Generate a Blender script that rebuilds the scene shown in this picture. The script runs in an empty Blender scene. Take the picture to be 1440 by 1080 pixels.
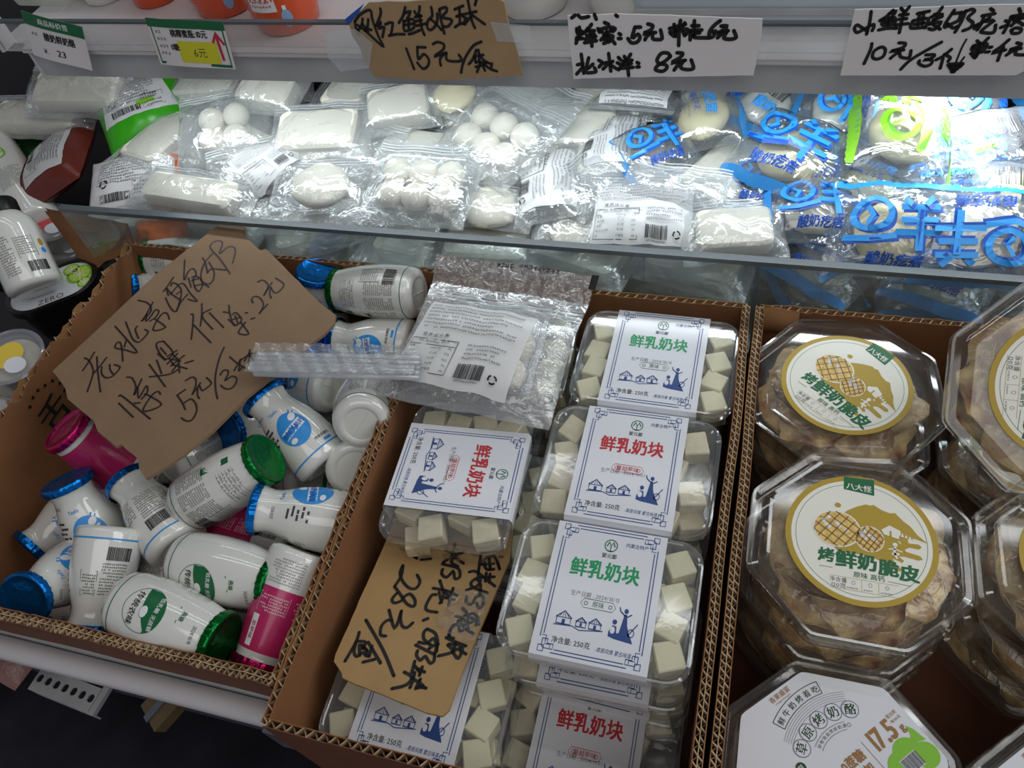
import bpy, bmesh, math, random
from mathutils import Vector, Matrix, noise
S = bpy.context.scene
COL = S.collection
random.seed(7)
R = math.radians

# ------------------------------------------------------------------ camera
F = 1120.0; CAMH = 0.5
CAM = Vector((0, 0, CAMH))
_u = Vector((-4220, -520, F)); _v = Vector((490, -1570, F))
_X = -_u.normalized(); _Y = _v.normalized(); _Y = (_Y - _X * _X.dot(_Y)).normalized()
_Z = _X.cross(_Y)                       # world up, in image axes (x right, y down, z forward)
def ray(px, py):
    d = Vector((px - 720, py - 540, F)); return Vector((_X.dot(d), _Y.dot(d), _Z.dot(d)))
def W(px, py, z):                        # the point at height z seen at a pixel of the photograph
    d = ray(px, py); return CAM + d * ((z - CAMH) / d.z)
def WY(px, py, y):
    d = ray(px, py); return CAM + d * (y / d.y)
cd = bpy.data.cameras.new('camera'); cam = bpy.data.objects.new('camera', cd); COL.objects.link(cam)
cd.sensor_width = 36; cd.lens = F * 36 / 1440; cd.clip_start = 0.01; cd.clip_end = 50
cR = Matrix(((_X.x, -_X.y, -_X.z), (_Y.x, -_Y.y, -_Y.z), (_Z.x, -_Z.y, -_Z.z)))
cam.matrix_world = Matrix.Translation(CAM) @ cR.to_4x4()
S.camera = cam

# ------------------------------------------------------------------ world, exposure, lights
wd = bpy.data.worlds.new('world'); S.world = wd; wd.use_nodes = True
bg = wd.node_tree.nodes['Background']; bg.inputs[0].default_value = (0.62, 0.66, 0.74, 1); bg.inputs[1].default_value = 0.30
S.view_settings.view_transform = 'Standard'; S.view_settings.look = 'None'
S.view_settings.gamma = 1; S.view_settings.use_curve_mapping = False
S.view_settings.exposure = 0.0
try:
    S.cycles.transparent_max_bounces = 28; S.cycles.max_bounces = 7; S.cycles.glossy_bounces = 3
    S.cycles.transmission_bounces = 4; S.cycles.diffuse_bounces = 3
    S.cycles.sample_clamp_indirect = 6; S.cycles.caustics_reflective = False; S.cycles.caustics_refractive = False
except Exception: pass
def area(name, loc, size, power, color, target=None, rot=None, spread=180):
    l = bpy.data.lights.new(name, 'AREA'); l.shape = 'RECTANGLE'; l.size, l.size_y = size
    l.energy = power; l.color = color; l.spread = R(spread)
    o = bpy.data.objects.new(name, l); COL.objects.link(o); o.location = loc
    if target is not None:
        o.rotation_euler = (Vector(target) - Vector(loc)).to_track_quat('-Z', 'Y').to_euler()
    return o
area('ceiling_tube_light', (-0.1, 0.82, 1.6), (2.6, 0.055), 2.6, (0.93, 0.97, 1.0), (-0.1, 0.6, 0))
area('ceiling_tube_light', (-0.1, 1.22, 1.6), (2.6, 0.055), 2.6, (0.93, 0.97, 1.0), (-0.1, 0.8, 0))
area('right_fill_light', (1.7, 0.9, 1.35), (1.5, 1.5), 22, (0.95, 0.98, 1.0), (0, 0.3, 0))  # added soft fill from the right, no window there; kept out of the lid reflections
area('rear_fill_light', (0.3, -0.7, 1.9), (2.0, 1.0), 9, (1.0, 0.97, 0.93), (0, 0.3, 0))  # added weak fill above and behind the camera, not a lamp of the room
area('case_tube_light', (-0.05, 0.568, 0.150), (1.15, 0.018), 1.1, (0.86, 0.95, 1.0), (-0.05, 0.62, -0.3), spread=165)
area('case_spot_light', (0.155, 0.665, 0.15), (0.03, 0.03), 0.65, (0.9, 0.97, 1.0), (0.160, 0.635, 0.0), spread=80)

# ------------------------------------------------------------------ materials
MATS = {}
def srgb(r, g, b):
    f = lambda c: (c / 255 / 12.92) if c / 255 <= .04045 else ((c / 255 + .055) / 1.055) ** 2.4
    return (f(r), f(g), f(b))
def mat(name, col, rough=0.5, metal=0.0, spec=0.5, noise_scale=None, noise_amt=0.1, bump=0.0, bscale=200, trans=None, coat=0.0, sss=0.0):
    if name in MATS: return MATS[name]
    m = bpy.data.materials.new(name); m.use_nodes = True; nt = m.node_tree
    b = nt.nodes['Principled BSDF']
    b.inputs['Base Color'].default_value = (*col, 1); b.inputs['Roughness'].default_value = rough
    b.inputs['Metallic'].default_value = metal; b.inputs['Specular IOR Level'].default_value = spec
    b.inputs['Coat Weight'].default_value = coat
    if sss: b.inputs['Subsurface Weight'].default_value = sss; b.inputs['Subsurface Radius'].default_value = (.01, .008, .005)
    tc = nt.nodes.new('ShaderNodeTexCoord')
    if noise_scale:
        n = nt.nodes.new('ShaderNodeTexNoise'); n.inputs['Scale'].default_value = noise_scale; n.inputs['Detail'].default_value = 5
        nt.links.new(tc.outputs['Object'], n.inputs['Vector'])
        r = nt.nodes.new('ShaderNodeValToRGB'); r.color_ramp.elements[0].position = .3; r.color_ramp.elements[1].position = .7
        a = noise_amt
        r.color_ramp.elements[0].color = (*[max(0, c * (1 - a)) for c in col], 1)
        r.color_ramp.elements[1].color = (*[min(1, c * (1 + a)) for c in col], 1)
        nt.links.new(n.outputs['Fac'], r.inputs['Fac']); nt.links.new(r.outputs['Color'], b.inputs['Base Color'])
    if bump:
        n2 = nt.nodes.new('ShaderNodeTexNoise'); n2.inputs['Scale'].default_value = bscale; n2.inputs['Detail'].default_value = 4
        nt.links.new(tc.outputs['Object'], n2.inputs['Vector'])
        bp = nt.nodes.new('ShaderNodeBump'); bp.inputs['Strength'].default_value = bump; bp.inputs['Distance'].default_value = 0.002
        nt.links.new(n2.outputs['Fac'], bp.inputs['Height']); nt.links.new(bp.outputs['Normal'], b.inputs['Normal'])
    MATS[name] = m; return m
def ramp(m, c0, c1):
    e = [n for n in m.node_tree.nodes if n.type == 'VALTORGB'][0].color_ramp.elements
    e[0].color = (*srgb(*c0), 1); e[1].color = (*srgb(*c1), 1); e[0].position = .36; e[1].position = .60
def clear(name, tint=(1, 1, 1), haze=0.03, hazecol=(0.85, 0.88, 0.9), rough=0.06, ior=1.5, bump=0.0, bscale=60, gl=1.0, stretch=None):
    """clear thin plastic: see-through, a mirror coat by Fresnel, a little milky haze"""
    if name in MATS: return MATS[name]
    m = bpy.data.materials.new(name); m.use_nodes = True; nt = m.node_tree; N = nt.nodes; L = nt.links
    for x in list(N): N.remove(x)
    out = N.new('ShaderNodeOutputMaterial'); tr = N.new('ShaderNodeBsdfTransparent'); tr.inputs[0].default_value = (*tint, 1)
    df = N.new('ShaderNodeBsdfDiffuse'); df.inputs[0].default_value = (*hazecol, 1)
    g = N.new('ShaderNodeBsdfGlossy'); g.inputs['Roughness'].default_value = rough; g.inputs['Color'].default_value = (gl, gl, gl, 1)
    f0 = ((ior - 1) / (ior + 1)) ** 2 * 1.7                     # both faces of a thin sheet
    lw = N.new('ShaderNodeLayerWeight'); pw = N.new('ShaderNodeMath'); pw.operation = 'POWER'; pw.inputs[1].default_value = 4.5
    fr = N.new('ShaderNodeMath'); fr.operation = 'MULTIPLY_ADD'; fr.inputs[1].default_value = 1 - f0; fr.inputs[2].default_value = f0
    L.new(lw.outputs['Facing'], pw.inputs[0]); L.new(pw.outputs[0], fr.inputs[0])
    m1 = N.new('ShaderNodeMixShader'); m1.inputs[0].default_value = haze
    m2 = N.new('ShaderNodeMixShader')
    L.new(tr.outputs[0], m1.inputs[1]); L.new(df.outputs[0], m1.inputs[2])
    L.new(fr.outputs[0], m2.inputs[0]); L.new(m1.outputs[0], m2.inputs[1]); L.new(g.outputs[0], m2.inputs[2])
    L.new(m2.outputs[0], out.inputs[0])
    if bump:
        tc = N.new('ShaderNodeTexCoord'); mp = N.new('ShaderNodeMapping')
        if stretch: mp.inputs['Scale'].default_value = stretch
        L.new(tc.outputs['Object'], mp.inputs[0])
        n = N.new('ShaderNodeTexNoise'); n.inputs['Scale'].default_value = bscale; n.inputs['Detail'].default_value = 3
        n.inputs['Distortion'].default_value = 1.2
        L.new(mp.outputs[0], n.inputs['Vector'])
        bp = N.new('ShaderNodeBump'); bp.inputs['Strength'].default_value = bump; bp.inputs['Distance'].default_value = 0.004
        L.new(n.outputs['Fac'], bp.inputs['Height'])
        L.new(bp.outputs['Normal'], g.inputs['Normal']); L.new(bp.outputs['Normal'], lw.inputs['Normal'])
    MATS[name] = m; return m
M_kraft = mat('kraft_card', srgb(160, 116, 74), .85, noise_scale=35, noise_amt=.10, bump=.15, bscale=300)
M_kraft_in = mat('kraft_card_inner', srgb(142, 95, 59), .85, noise_scale=18, noise_amt=.12, bump=.15, bscale=250)
M_kraft_dark = mat('brown_print_and_shade_card', srgb(112, 66, 44), .7, noise_scale=25, noise_amt=.12)
M_flute = mat('fluted_paper', srgb(184, 156, 122), .9, noise_scale=60, noise_amt=.15)
M_sign_brown = mat('brown_sign_card', srgb(138, 112, 86), .85, noise_scale=30, noise_amt=.07, bump=.12, bscale=220)
M_sign_tan = mat('tan_sign_card', srgb(176, 142, 94), .7, noise_scale=22, noise_amt=.08, bump=.12, bscale=160)
M_sign_shelf = mat('shelf_sign_card', srgb(172, 142, 104), .8, noise_scale=30, noise_amt=.06, bump=.1)
M_paper = mat('white_paper', srgb(232, 228, 228), .7, noise_scale=12, noise_amt=.03, bump=.05, bscale=80)
M_label = mat('white_label', srgb(228, 230, 236), .16, noise_scale=9, noise_amt=.01)
M_ink = mat('black_ink', srgb(22, 18, 18), .45)
M_brownink = mat('brown_marker_ink', srgb(42, 26, 30), .5)
M_blueink = mat('blue_print', srgb(44, 74, 138), .4)
M_redink = mat('red_print', srgb(196, 44, 52), .4)
M_greenink = mat('green_print', srgb(28, 158, 98), .4)
M_greyink = mat('grey_print', srgb(120, 122, 130), .5)
M_greydark = mat('dark_grey_print', srgb(66, 66, 70), .5)
M_dgreen = mat('dark_green_print', srgb(14, 104, 60), .4)
M_gold = mat('gold_print', srgb(182, 152, 44), .4)
M_goldbrown = mat('brown_print', srgb(158, 112, 52), .4)
M_waffle = mat('waffle_print', srgb(222, 192, 110), .4, noise_scale=400, noise_amt=.25)
M_cream = mat('cream_label', srgb(240, 238, 226), .35)
M_sky = mat('bright_blue_print', srgb(52, 150, 226), .35)
M_royal = mat('deep_blue_print', srgb(30, 84, 180), .35)
M_lime = mat('lime_print', srgb(132, 196, 44), .4)
M_white = mat('white_gloss_plastic', srgb(232, 232, 226), .12, spec=.6, coat=.9)
M_whiteprint = mat('white_print', srgb(240, 240, 240), .4)
M_pink = mat('magenta_sleeve', srgb(196, 44, 104), .22, coat=.3)
M_bottom = mat('bottle_base_plastic', srgb(226, 226, 218), .3, spec=.5)
def foil(name, col): return mat(name, col, .22, metal=.85, bump=.5, bscale=180)
M_foil_b = foil('blue_foil', srgb(12, 118, 206)); M_foil_g = foil('green_foil', srgb(10, 120, 50)); M_foil_p = foil('pink_foil', srgb(210, 30, 110))
M_shelf = mat('white_enamel', srgb(216, 212, 214), .35, noise_scale=6, noise_amt=.05)
M_shelfdirty = mat('worn_white_enamel', srgb(190, 192, 194), .45, noise_scale=22, noise_amt=.10)
M_steel = mat('case_steel', srgb(120, 126, 134), .35, metal=.6, noise_scale=8, noise_amt=.1)
M_black = mat('black_plastic', srgb(22, 20, 22), .35)
M_dark = mat('dark_wood', srgb(78, 56, 52), .6, noise_scale=14, noise_amt=.35)
M_navy = mat('navy_cloth', srgb(34, 34, 46), .9, noise_scale=40, noise_amt=.2)
M_cheese = mat('milk_cube', srgb(236, 228, 190), .5, noise_scale=60, noise_amt=.05, bump=.1, sss=.0)
M_cheese2 = mat('milk_cube_berry', srgb(230, 218, 184), .5, noise_scale=90, noise_amt=.12, bump=.1)
M_ball = mat('milk_ball', srgb(238, 232, 214), .55, noise_scale=30, noise_amt=.03, bump=.06, bscale=120)
M_crisp = mat('toasted_crisp', srgb(232, 186, 116), .45, noise_scale=38, noise_amt=.42, bump=.9, bscale=160); ramp(M_crisp, (146, 84, 44), (250, 222, 160))
M_crisp2 = mat('pale_crisp', srgb(246, 220, 158), .45, noise_scale=34, noise_amt=.25, bump=.8, bscale=160)
ramp(M_crisp2, (206, 156, 96), (250, 228, 172))
M_slice = mat('pale_cheese_slice', srgb(240, 226, 178), .45, noise_scale=30, noise_amt=.06)
M_clear = clear('clear_box_plastic', (.96, .97, .965), .035, rough=.05, ior=1.55)
M_lidclear = clear('clear_lid_plastic', (.97, .98, .98), .09, rough=.07, ior=1.55, bump=.04, bscale=25)
M_octclear = clear('octagon_plastic', (.93, .915, .89), .03, (.86, .84, .8), rough=.06, ior=1.55)
M_film = clear('ziplock_film', (.975, .985, .985), .17, (.92, .95, .97), rough=.14, ior=1.8, bump=.8, bscale=55)
M_filmhaze = clear('ziplock_hazy_film', (.95, .97, .97), .30, (.86, .90, .92), rough=.2, ior=1.6, bump=.6, bscale=45)
M_filmbrown = clear('brown_header_film', (.80, .74, .72), .45, (.40, .34, .32), rough=.15, ior=1.9, bump=1.0, bscale=90)
M_blufilm = clear('sachet_film', (.96, .98, .99), .07, (.9, .95, 1), rough=.12, ior=1.85, bump=.9, bscale=34)
M_glass = clear('divider_glass', (.82, .87, .87), .10, (.60, .67, .69), rough=.04, ior=1.45)
M_glassedge = mat('glass_edge', srgb(92, 100, 104), .3)
M_acryl = clear('acrylic_price_holder', (.93, .94, .94), .10, (.75, .75, .75), rough=.12, ior=1.5, bump=.15, bscale=30)
M_straw = clear('straw_plastic', (.93, .95, .97), .35, (.88, .9, .93), rough=.2, ior=1.6)
M_cupclear = clear('clear_cup_plastic', (.85, .86, .9), .25, (.62, .63, .7), rough=.15, ior=1.5)

# ------------------------------------------------------------------ mesh helpers
class MB:
    def __init__(s): s.v = []; s.f = []; s.m = []
    def add(s, vs, fs, mi=0):
        k = len(s.v); s.v += [tuple(p) for p in vs]; s.f += [tuple(i + k for i in f) for f in fs]; s.m += [mi] * len(fs)
    def box(s, x0, x1, y0, y1, z0, z1, mi=0):
        s.add([(x0, y0, z0), (x1, y0, z0), (x1, y1, z0), (x0, y1, z0), (x0, y0, z1), (x1, y0, z1), (x1, y1, z1), (x0, y1, z1)],
              [(0, 3, 2, 1), (4, 5, 6, 7), (0, 1, 5, 4), (1, 2, 6, 5), (2, 3, 7, 6), (3, 0, 4, 7)], mi)
    def lathe(s, prof, n=40, mi=0, cap0=False, cap1=False, fn=None):
        vs = []
        for (r, z) in prof:
            for i in range(n):
                a = 2 * math.pi * i / n; rr = r if fn is None else r * fn(a, z)
                vs.append((rr * math.cos(a), rr * math.sin(a), z))
        fs = []
        for j in range(len(prof) - 1):
            for i in range(n):
                k = (i + 1) % n; fs.append((j * n + i, j * n + k, (j + 1) * n + k, (j + 1) * n + i))
        if cap0: fs.append(tuple(range(n - 1, -1, -1)))
        if cap1: fs.append(tuple((len(prof) - 1) * n + i for i in range(n)))
        s.add(vs, fs, mi)
    def loops(s, rings, mi=0, cap0=False, cap1=False):
        n = len(rings[0]); vs = [p for r in rings for p in r]; fs = []
        for j in range(len(rings) - 1):
            for i in range(n):
                k = (i + 1) % n; fs.append((j * n + i, j * n + k, (j + 1) * n + k, (j + 1) * n + i))
        if cap0: fs.append(tuple(range(n - 1, -1, -1)))
        if cap1: fs.append(tuple((len(rings) - 1) * n + i for i in range(n)))
        s.add(vs, fs, mi)
    def grid(s, fn, nu, nv, mi=0):
        vs = [fn(i / nu, j / nv) for j in range(nv + 1) for i in range(nu + 1)]
        fs = [(j * (nu + 1) + i, j * (nu + 1) + i + 1, (j + 1) * (nu + 1) + i + 1, (j + 1) * (nu + 1) + i) for j in range(nv) for i in range(nu)]
        s.add(vs, fs, mi)
    def data(s, name, mats, smooth=False):
        me = bpy.data.meshes.new(name); me.from_pydata(s.v, [], s.f)
        for m in (mats if isinstance(mats, (list, tuple)) else [mats]): me.materials.append(m)
        if any(s.m): me.polygons.foreach_set('material_index', s.m)
        if smooth:
            me.polygons.foreach_set('use_smooth', [True] * len(me.polygons))
            if smooth == 'auto':
                try: me.set_sharp_from_angle(angle=R(38))
                except Exception: pass
        me.update(); return me
    def build(s, name, mats, parent=None, smooth=False, label=None, kind=None):
        o = bpy.data.objects.new(name, s.data(name, mats, smooth)); COL.objects.link(o)
        if parent is not None: o.parent = parent
        if label: o['label'] = label
        if kind: o['kind'] = kind
        return o
def thing(name, label, cat, M=None, group=None):
    o = bpy.data.objects.new(name, None); COL.objects.link(o); o.empty_display_size = .02
    if M is not None: o.matrix_world = M
    o['label'] = label; o['category'] = cat
    if group: o['group'] = group
    return o
KIDS = {}
def copy_tree(root, M, label, group=None, skip=()):
    def cp(o, p):
        c = o.copy(); COL.objects.link(c); c.parent = p
        for ch in o.children:
            if ch.name.split('.')[0] in skip: continue
            cp(ch, c)
        return c
    r = cp(root, None); r.matrix_world = M; r['label'] = label
    if group: r['group'] = group
    return r
class Stock:
    """first use hands out the source itself, later uses copies of it"""
    def __init__(s, build): s.build = build; s.src = None
    def place(s, M, label, group=None, skip=()):
        if s.src is None:
            s.src = s.build(); s.src.matrix_world = M; s.src['label'] = label
            if group: s.src['group'] = group
            return s.src
        return copy_tree(s.src, M, label, group, skip)
def TR(loc, rz=0, rx=0, ry=0):
    return Matrix.Translation(loc) @ Matrix.Rotation(R(rz), 4, 'Z') @ Matrix.Rotation(R(rx), 4, 'X') @ Matrix.Rotation(R(ry), 4, 'Y')

# ------------------------------------------------------------------ flat print (lettering, marks)
_tc = bpy.data.curves.new('glyph_tmp', 'FONT'); _to = bpy.data.objects.new('glyph_tmp', _tc)
_tc.resolution_u = 2; GL = {}
def glyph(ch, bold):
    k = ch
    if k not in GL:
        _tc.body = ch
        me = bpy.data.meshes.new_from_object(_to)
        vs = [(v.co.x, v.co.y) for v in me.vertices]; fs = [tuple(p.vertices) for p in me.polygons]
        if ord(ch) > 0x2000: adv = 1.0
        elif vs: adv = max(p[0] for p in vs) + .07
        else: adv = .3
        bpy.data.meshes.remove(me); GL[k] = (vs, fs, adv)
    return GL[k]
class Print:
    def __init__(s, step=.00004): s.mb = MB(); s.mats = []; s.lay = 0; s.step = step
    def mi(s, m):
        if m not in s.mats: s.mats.append(m)
        return s.mats.index(m)
    def _add(s, vs, fs, m, lay=None):
        z = (s.lay if lay is None else lay) * s.step
        s.mb.add([(x, y, z) for x, y in vs], fs, s.mi(m))
    def rect(s, cx, cy, w, h, m, rot=0, lay=None, nu=1, nv=1):
        c, sn = math.cos(R(rot)), math.sin(R(rot)); vs = []
        for j in range(nv + 1):
            for i in range(nu + 1):
                x, y = (i / nu - .5) * w, (j / nv - .5) * h; vs.append((cx + x * c - y * sn, cy + x * sn + y * c))
        fs = [(j * (nu + 1) + i, j * (nu + 1) + i + 1, (j + 1) * (nu + 1) + i + 1, (j + 1) * (nu + 1) + i) for j in range(nv) for i in range(nu)]
        s._add(vs, fs, m, lay)
    def ell(s, cx, cy, rx, ry, m, rot=0, n=28, rings=1, lay=None, inner=0, a0=0, a1=360):
        c, sn = math.cos(R(rot)), math.sin(R(rot)); vs = []; fs = []
        full = a1 - a0 >= 360; nn = n if full else n + 1
        for j in range(rings + 1):
            k = inner + (1 - inner) * j / rings
            if inner == 0 and j == 0: k = .001
            for i in range(nn):
                a = R(a0 + (a1 - a0) * i / n); x, y = rx * k * math.cos(a), ry * k * math.sin(a)
                vs.append((cx + x * c - y * sn, cy + x * sn + y * c))
        for j in range(rings):
            for i in range(n):
                q = (i + 1) % nn; fs.append((j * nn + i, (j + 1) * nn + i, (j + 1) * nn + q, j * nn + q))
        s._add(vs, fs, m, lay)
    def poly(s, pts, m, lay=None): s._add(pts, [tuple(range(len(pts)))], m, lay)
    def line(s, pts, w, m, lay=None, close=False, w1=None):
        if close: pts = list(pts) + [pts[0]]
        vs = []; n = len(pts)
        for i, p in enumerate(pts):
            a = pts[max(0, i - 1)]; b = pts[min(n - 1, i + 1)]
            if close and i in (0, n - 1): a, b = pts[-2], pts[1]
            dx, dy = b[0] - a[0], b[1] - a[1]; l = math.hypot(dx, dy) or 1
            k = 1.0
            if 0 < i < n - 1:
                ux, uy = p[0] - a[0], p[1] - a[1]; ul = math.hypot(ux, uy) or 1
                k = min(1.5, 1 / max(.5, abs((ux * dx + uy * dy) / (ul * l))))
            ww = (w if w1 is None else w + (w1 - w) * i / (n - 1)) / 2 * k
            vs += [(p[0] - dy / l * ww, p[1] + dx / l * ww), (p[0] + dy / l * ww, p[1] - dx / l * ww)]
        s._add(vs, [(2 * i, 2 * i + 1, 2 * i + 3, 2 * i + 2) for i in range(n - 1)], m, lay)
    def stroke(s, pts, w, m, lay=None):       # pen stroke: smoothed, round ends
        P = [Vector(p) for p in pts]
        if len(P) > 2:
            Q = []
            for i in range(len(P) - 1):
                p0, p1, p2, p3 = P[max(0, i - 1)], P[i], P[i + 1], P[min(len(P) - 1, i + 2)]
                for k in range(4):
                    t = k / 4; q = .5 * ((2 * p1) + (p2 - p0) * t + (2 * p0 - 5 * p1 + 4 * p2 - p3) * t * t + (3 * p1 - p0 - 3 * p2 + p3) * t ** 3); Q.append(q)
            Q.append(P[-1]); P = Q
        s.line([(p.x, p.y) for p in P], w, m, lay)
        for p in (P[0], P[-1]): s.ell(p.x, p.y, w / 2, w / 2, m, n=7, lay=lay)
    def text(s, t, x, y, size, m, rot=0, align='c', bold=0.0, sx=1.0, gap=0.0, vert=False, shear=0.0, lay=None):
        gs = [glyph(c, bold) for c in t]
        adv = [g[2] * size * sx + gap for g in gs]; tot = sum(adv)
        c, sn = math.cos(R(rot)), math.sin(R(rot)); q = {'c': -tot / 2, 'l': 0, 'r': -tot}[align]
        if vert: q = 0
        B = [(0, 0)] if bold <= 0 else ([(-bold, 0), (bold, 0)] if bold < .025 else [(-bold, -bold * .6), (bold, -bold * .6), (-bold, bold * .6), (bold, bold * .6), (0, 0)])
        for g, a in [(g, a) for g, a in zip(gs, adv)]:
          for bi, (bx, by) in enumerate(B):
            vs = []
            for gx, gy in g[0]:
                gx += bx; gy += by
                if vert: lx, ly = (gx - .5) * size * sx, gy * size - q * 1.0
                else: lx, ly = q + gx * size * sx + shear * gy * size, (gy - .35) * size
                vs.append((x + lx * c - ly * sn, y + lx * sn + ly * c))
            s._add(vs, g[1], m, (s.lay if lay is None else lay) + .22 * bi)
          q += (size * 1.06 if vert else a)
    def micro(s, x0, y0, w, rows, cs, m, rnd, lead=1.6, fill=1.0, rot=0, rag=.3):     # text too small to read
        c, sn = math.cos(R(rot)), math.sin(R(rot)); vs = []; fs = []
        for r in range(rows):
            y = -r * cs * lead; x = 0; end = w * (1 - rag * rnd.random() * (rnd.random() < .4))
            while x < end - cs:
                if rnd.random() < fill * .93:
                    for (bx, by, bw, bh) in rnd.sample([(.1, .15, .8, .16), (.1, .45, .8, .16), (.1, .75, .8, .16), (.15, .1, .16, .8), (.45, .1, .16, .8), (.72, .1, .16, .8)], 3):
                        k = len(vs)
                        for (ax, ay) in ((bx, by), (bx + bw, by), (bx + bw, by + bh), (bx, by + bh)):
                            X, Y = x + ax * cs, y + ay * cs; vs.append((x0 + X * c - Y * sn, y0 + X * sn + Y * c))
                        fs.append((k, k + 1, k + 2, k + 3))
                x += cs * 1.12
        s._add(vs, fs, m)
    def barcode(s, x, y, w, h, m, rnd, rot=0):
        c, sn = math.cos(R(rot)), math.sin(R(rot)); q = -w / 2
        while q < w / 2:
            b = rnd.choice([1, 1, 2, 3]) * w / 75
            s.rect(x + (q + b / 2) * c, y + (q + b / 2) * sn, b, h, m, rot); q += b + rnd.choice([1, 1, 2]) * w / 75
    def recycle(s, x, y, r, m):
        for k in range(3):
            s.line([(x + r * math.cos(R(a + 120 * k)), y + r * math.sin(R(a + 120 * k))) for a in (0, 30, 60, 88)], r * .42, m)
    def build(s, name, parent, fn=None, label=None):
        if fn:
            mb = MB(); mb.v = [tuple(fn(*p)) for p in s.mb.v]; mb.f = s.mb.f; mb.m = s.mb.m
        else: mb = s.mb
        return mb.build(name, s.mats, parent, label=label)

# ------------------------------------------------------------------ the setting and the display case
DECK = -0.172
mb = MB(); mb.box(-3, 3, -2, 3, -1.02, -1.0); o = mb.build('floor', M_dark); o['kind'] = 'structure'
mb = MB(); mb.box(-3, 3, 1.4, 1.45, -1.0, 2.2); o = mb.build('wall_back', mat('room_wall', srgb(64, 62, 64), .8, noise_scale=3, noise_amt=.06)); o['kind'] = 'structure'
mb = MB(); mb.box(-3, 3, -2, 3, 2.2, 2.25); o = mb.build('ceiling', mat('room_ceiling', srgb(170, 170, 170), .8, noise_scale=3, noise_amt=.04)); o['kind'] = 'structure'
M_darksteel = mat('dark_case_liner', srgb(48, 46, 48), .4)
case = thing('display_case', 'white enamelled refrigerated display case with a rail along its front', 'display case', TR((0, .45, DECK)))
def cbox(name, m, x0, x1, y0, y1, z0, z1, parent=case, off=(0, .45, DECK), **k):
    b = MB(); b.box(x0 - off[0], x1 - off[0], y0 - off[1], y1 - off[1], z0 - off[2], z1 - off[2]); return b.build(name, m, parent, **k)
cbox('deck', M_steel, -1.1, .9, .098, .84, DECK - .02, DECK)
cbox('rear_step', M_darksteel, -1.1, .9, .486, .838, DECK + .001, -.097)
cbox('left_step', M_darksteel, -1.1, -.625, .20, .472, DECK + .001, -.100)
cbox('back_panel', M_darksteel, -1.1, .9, .84, .86, DECK, .16)
cbox('side_panel', M_steel, .9, .92, .05, .86, DECK, .16)
# front rail: a rounded tube with a lip
b = MB(); prof = []
for a in range(0, 360, 30): prof.append((.0085 * math.cos(R(a)), .0085 * math.sin(R(a))))
b.loops([[(x, .087 - .45 + p[0], -.042 - DECK + p[1] * 1.0) for p in prof] for x in (-1.0, -.2645)], cap0=True, cap1=True)
b.build('front_rail', M_shelf, case, smooth='auto')
cbox('rail_lip', M_shelfdirty, -1.0, -.268, .0955, .0975, -.062, -.034)
cbox('rail_web', M_shelf, -1.0, -.268, .088, .092, -.075, -.05)
b = MB(); b.box(-.273, -.2635, .076 - .45, .097 - .45, -.085 - DECK, -.045 - DECK); b.build('rail_end_clip', M_cupclear, case, label='cloudy plastic clip on the end of the rail')

# upper shelf
shelf = thing('display_shelf', 'white upper shelf with a clear price channel across the top of the picture', 'shelf', TR((0, .53, .155)))
so = (0, .53, .155)
cbox('shelf_board', M_shelf, -.66, .9, .531, .83, .176, .184, shelf, so)
cbox('fascia', M_shelfdirty, -.628, .9, .527, .531, .155, .184, shelf, so)
cbox('channel_ledge', M_shelf, -.628, .9, .520, .528, .181, .1845, shelf, so)
b = MB(); b.box(-.645, .9, -.011, -.0095, .0295, .056); b.build('price_channel', M_acryl, shelf)
b = MB(); b.box(-.645, .9, -.0125, -.008, .0545, .0566); b.build('channel_lip', M_glassedge, shelf)
b = MB(); b.box(-.648, -.645, -.0125, .005, .028, .0566); b.build('end_cap', M_shelf, shelf)
b = MB(); b.box(-.630, -.6265, -.004, .3, -.002, .03); b.build('shelf_bracket', M_shelf, shelf)
b = MB(); b.box(-.62, .55, .058, .085, -.002, .019); b.build('tube_housing', M_white, shelf)

# glass divider
gd = thing('glass_divider', 'long clear glass divider with a grey top edge behind the cardboard boxes', 'glass panel', TR((0, .478, DECK)))
b = MB(); b.box(-.66, .6, -.0028, .0028, 0, .208); b.build('glass_pane', M_glass, gd)
b = MB(); b.box(-.66, .6, -.0034, .0034, .208, .2125); b.build('polished_edge', M_glassedge, gd)

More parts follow.
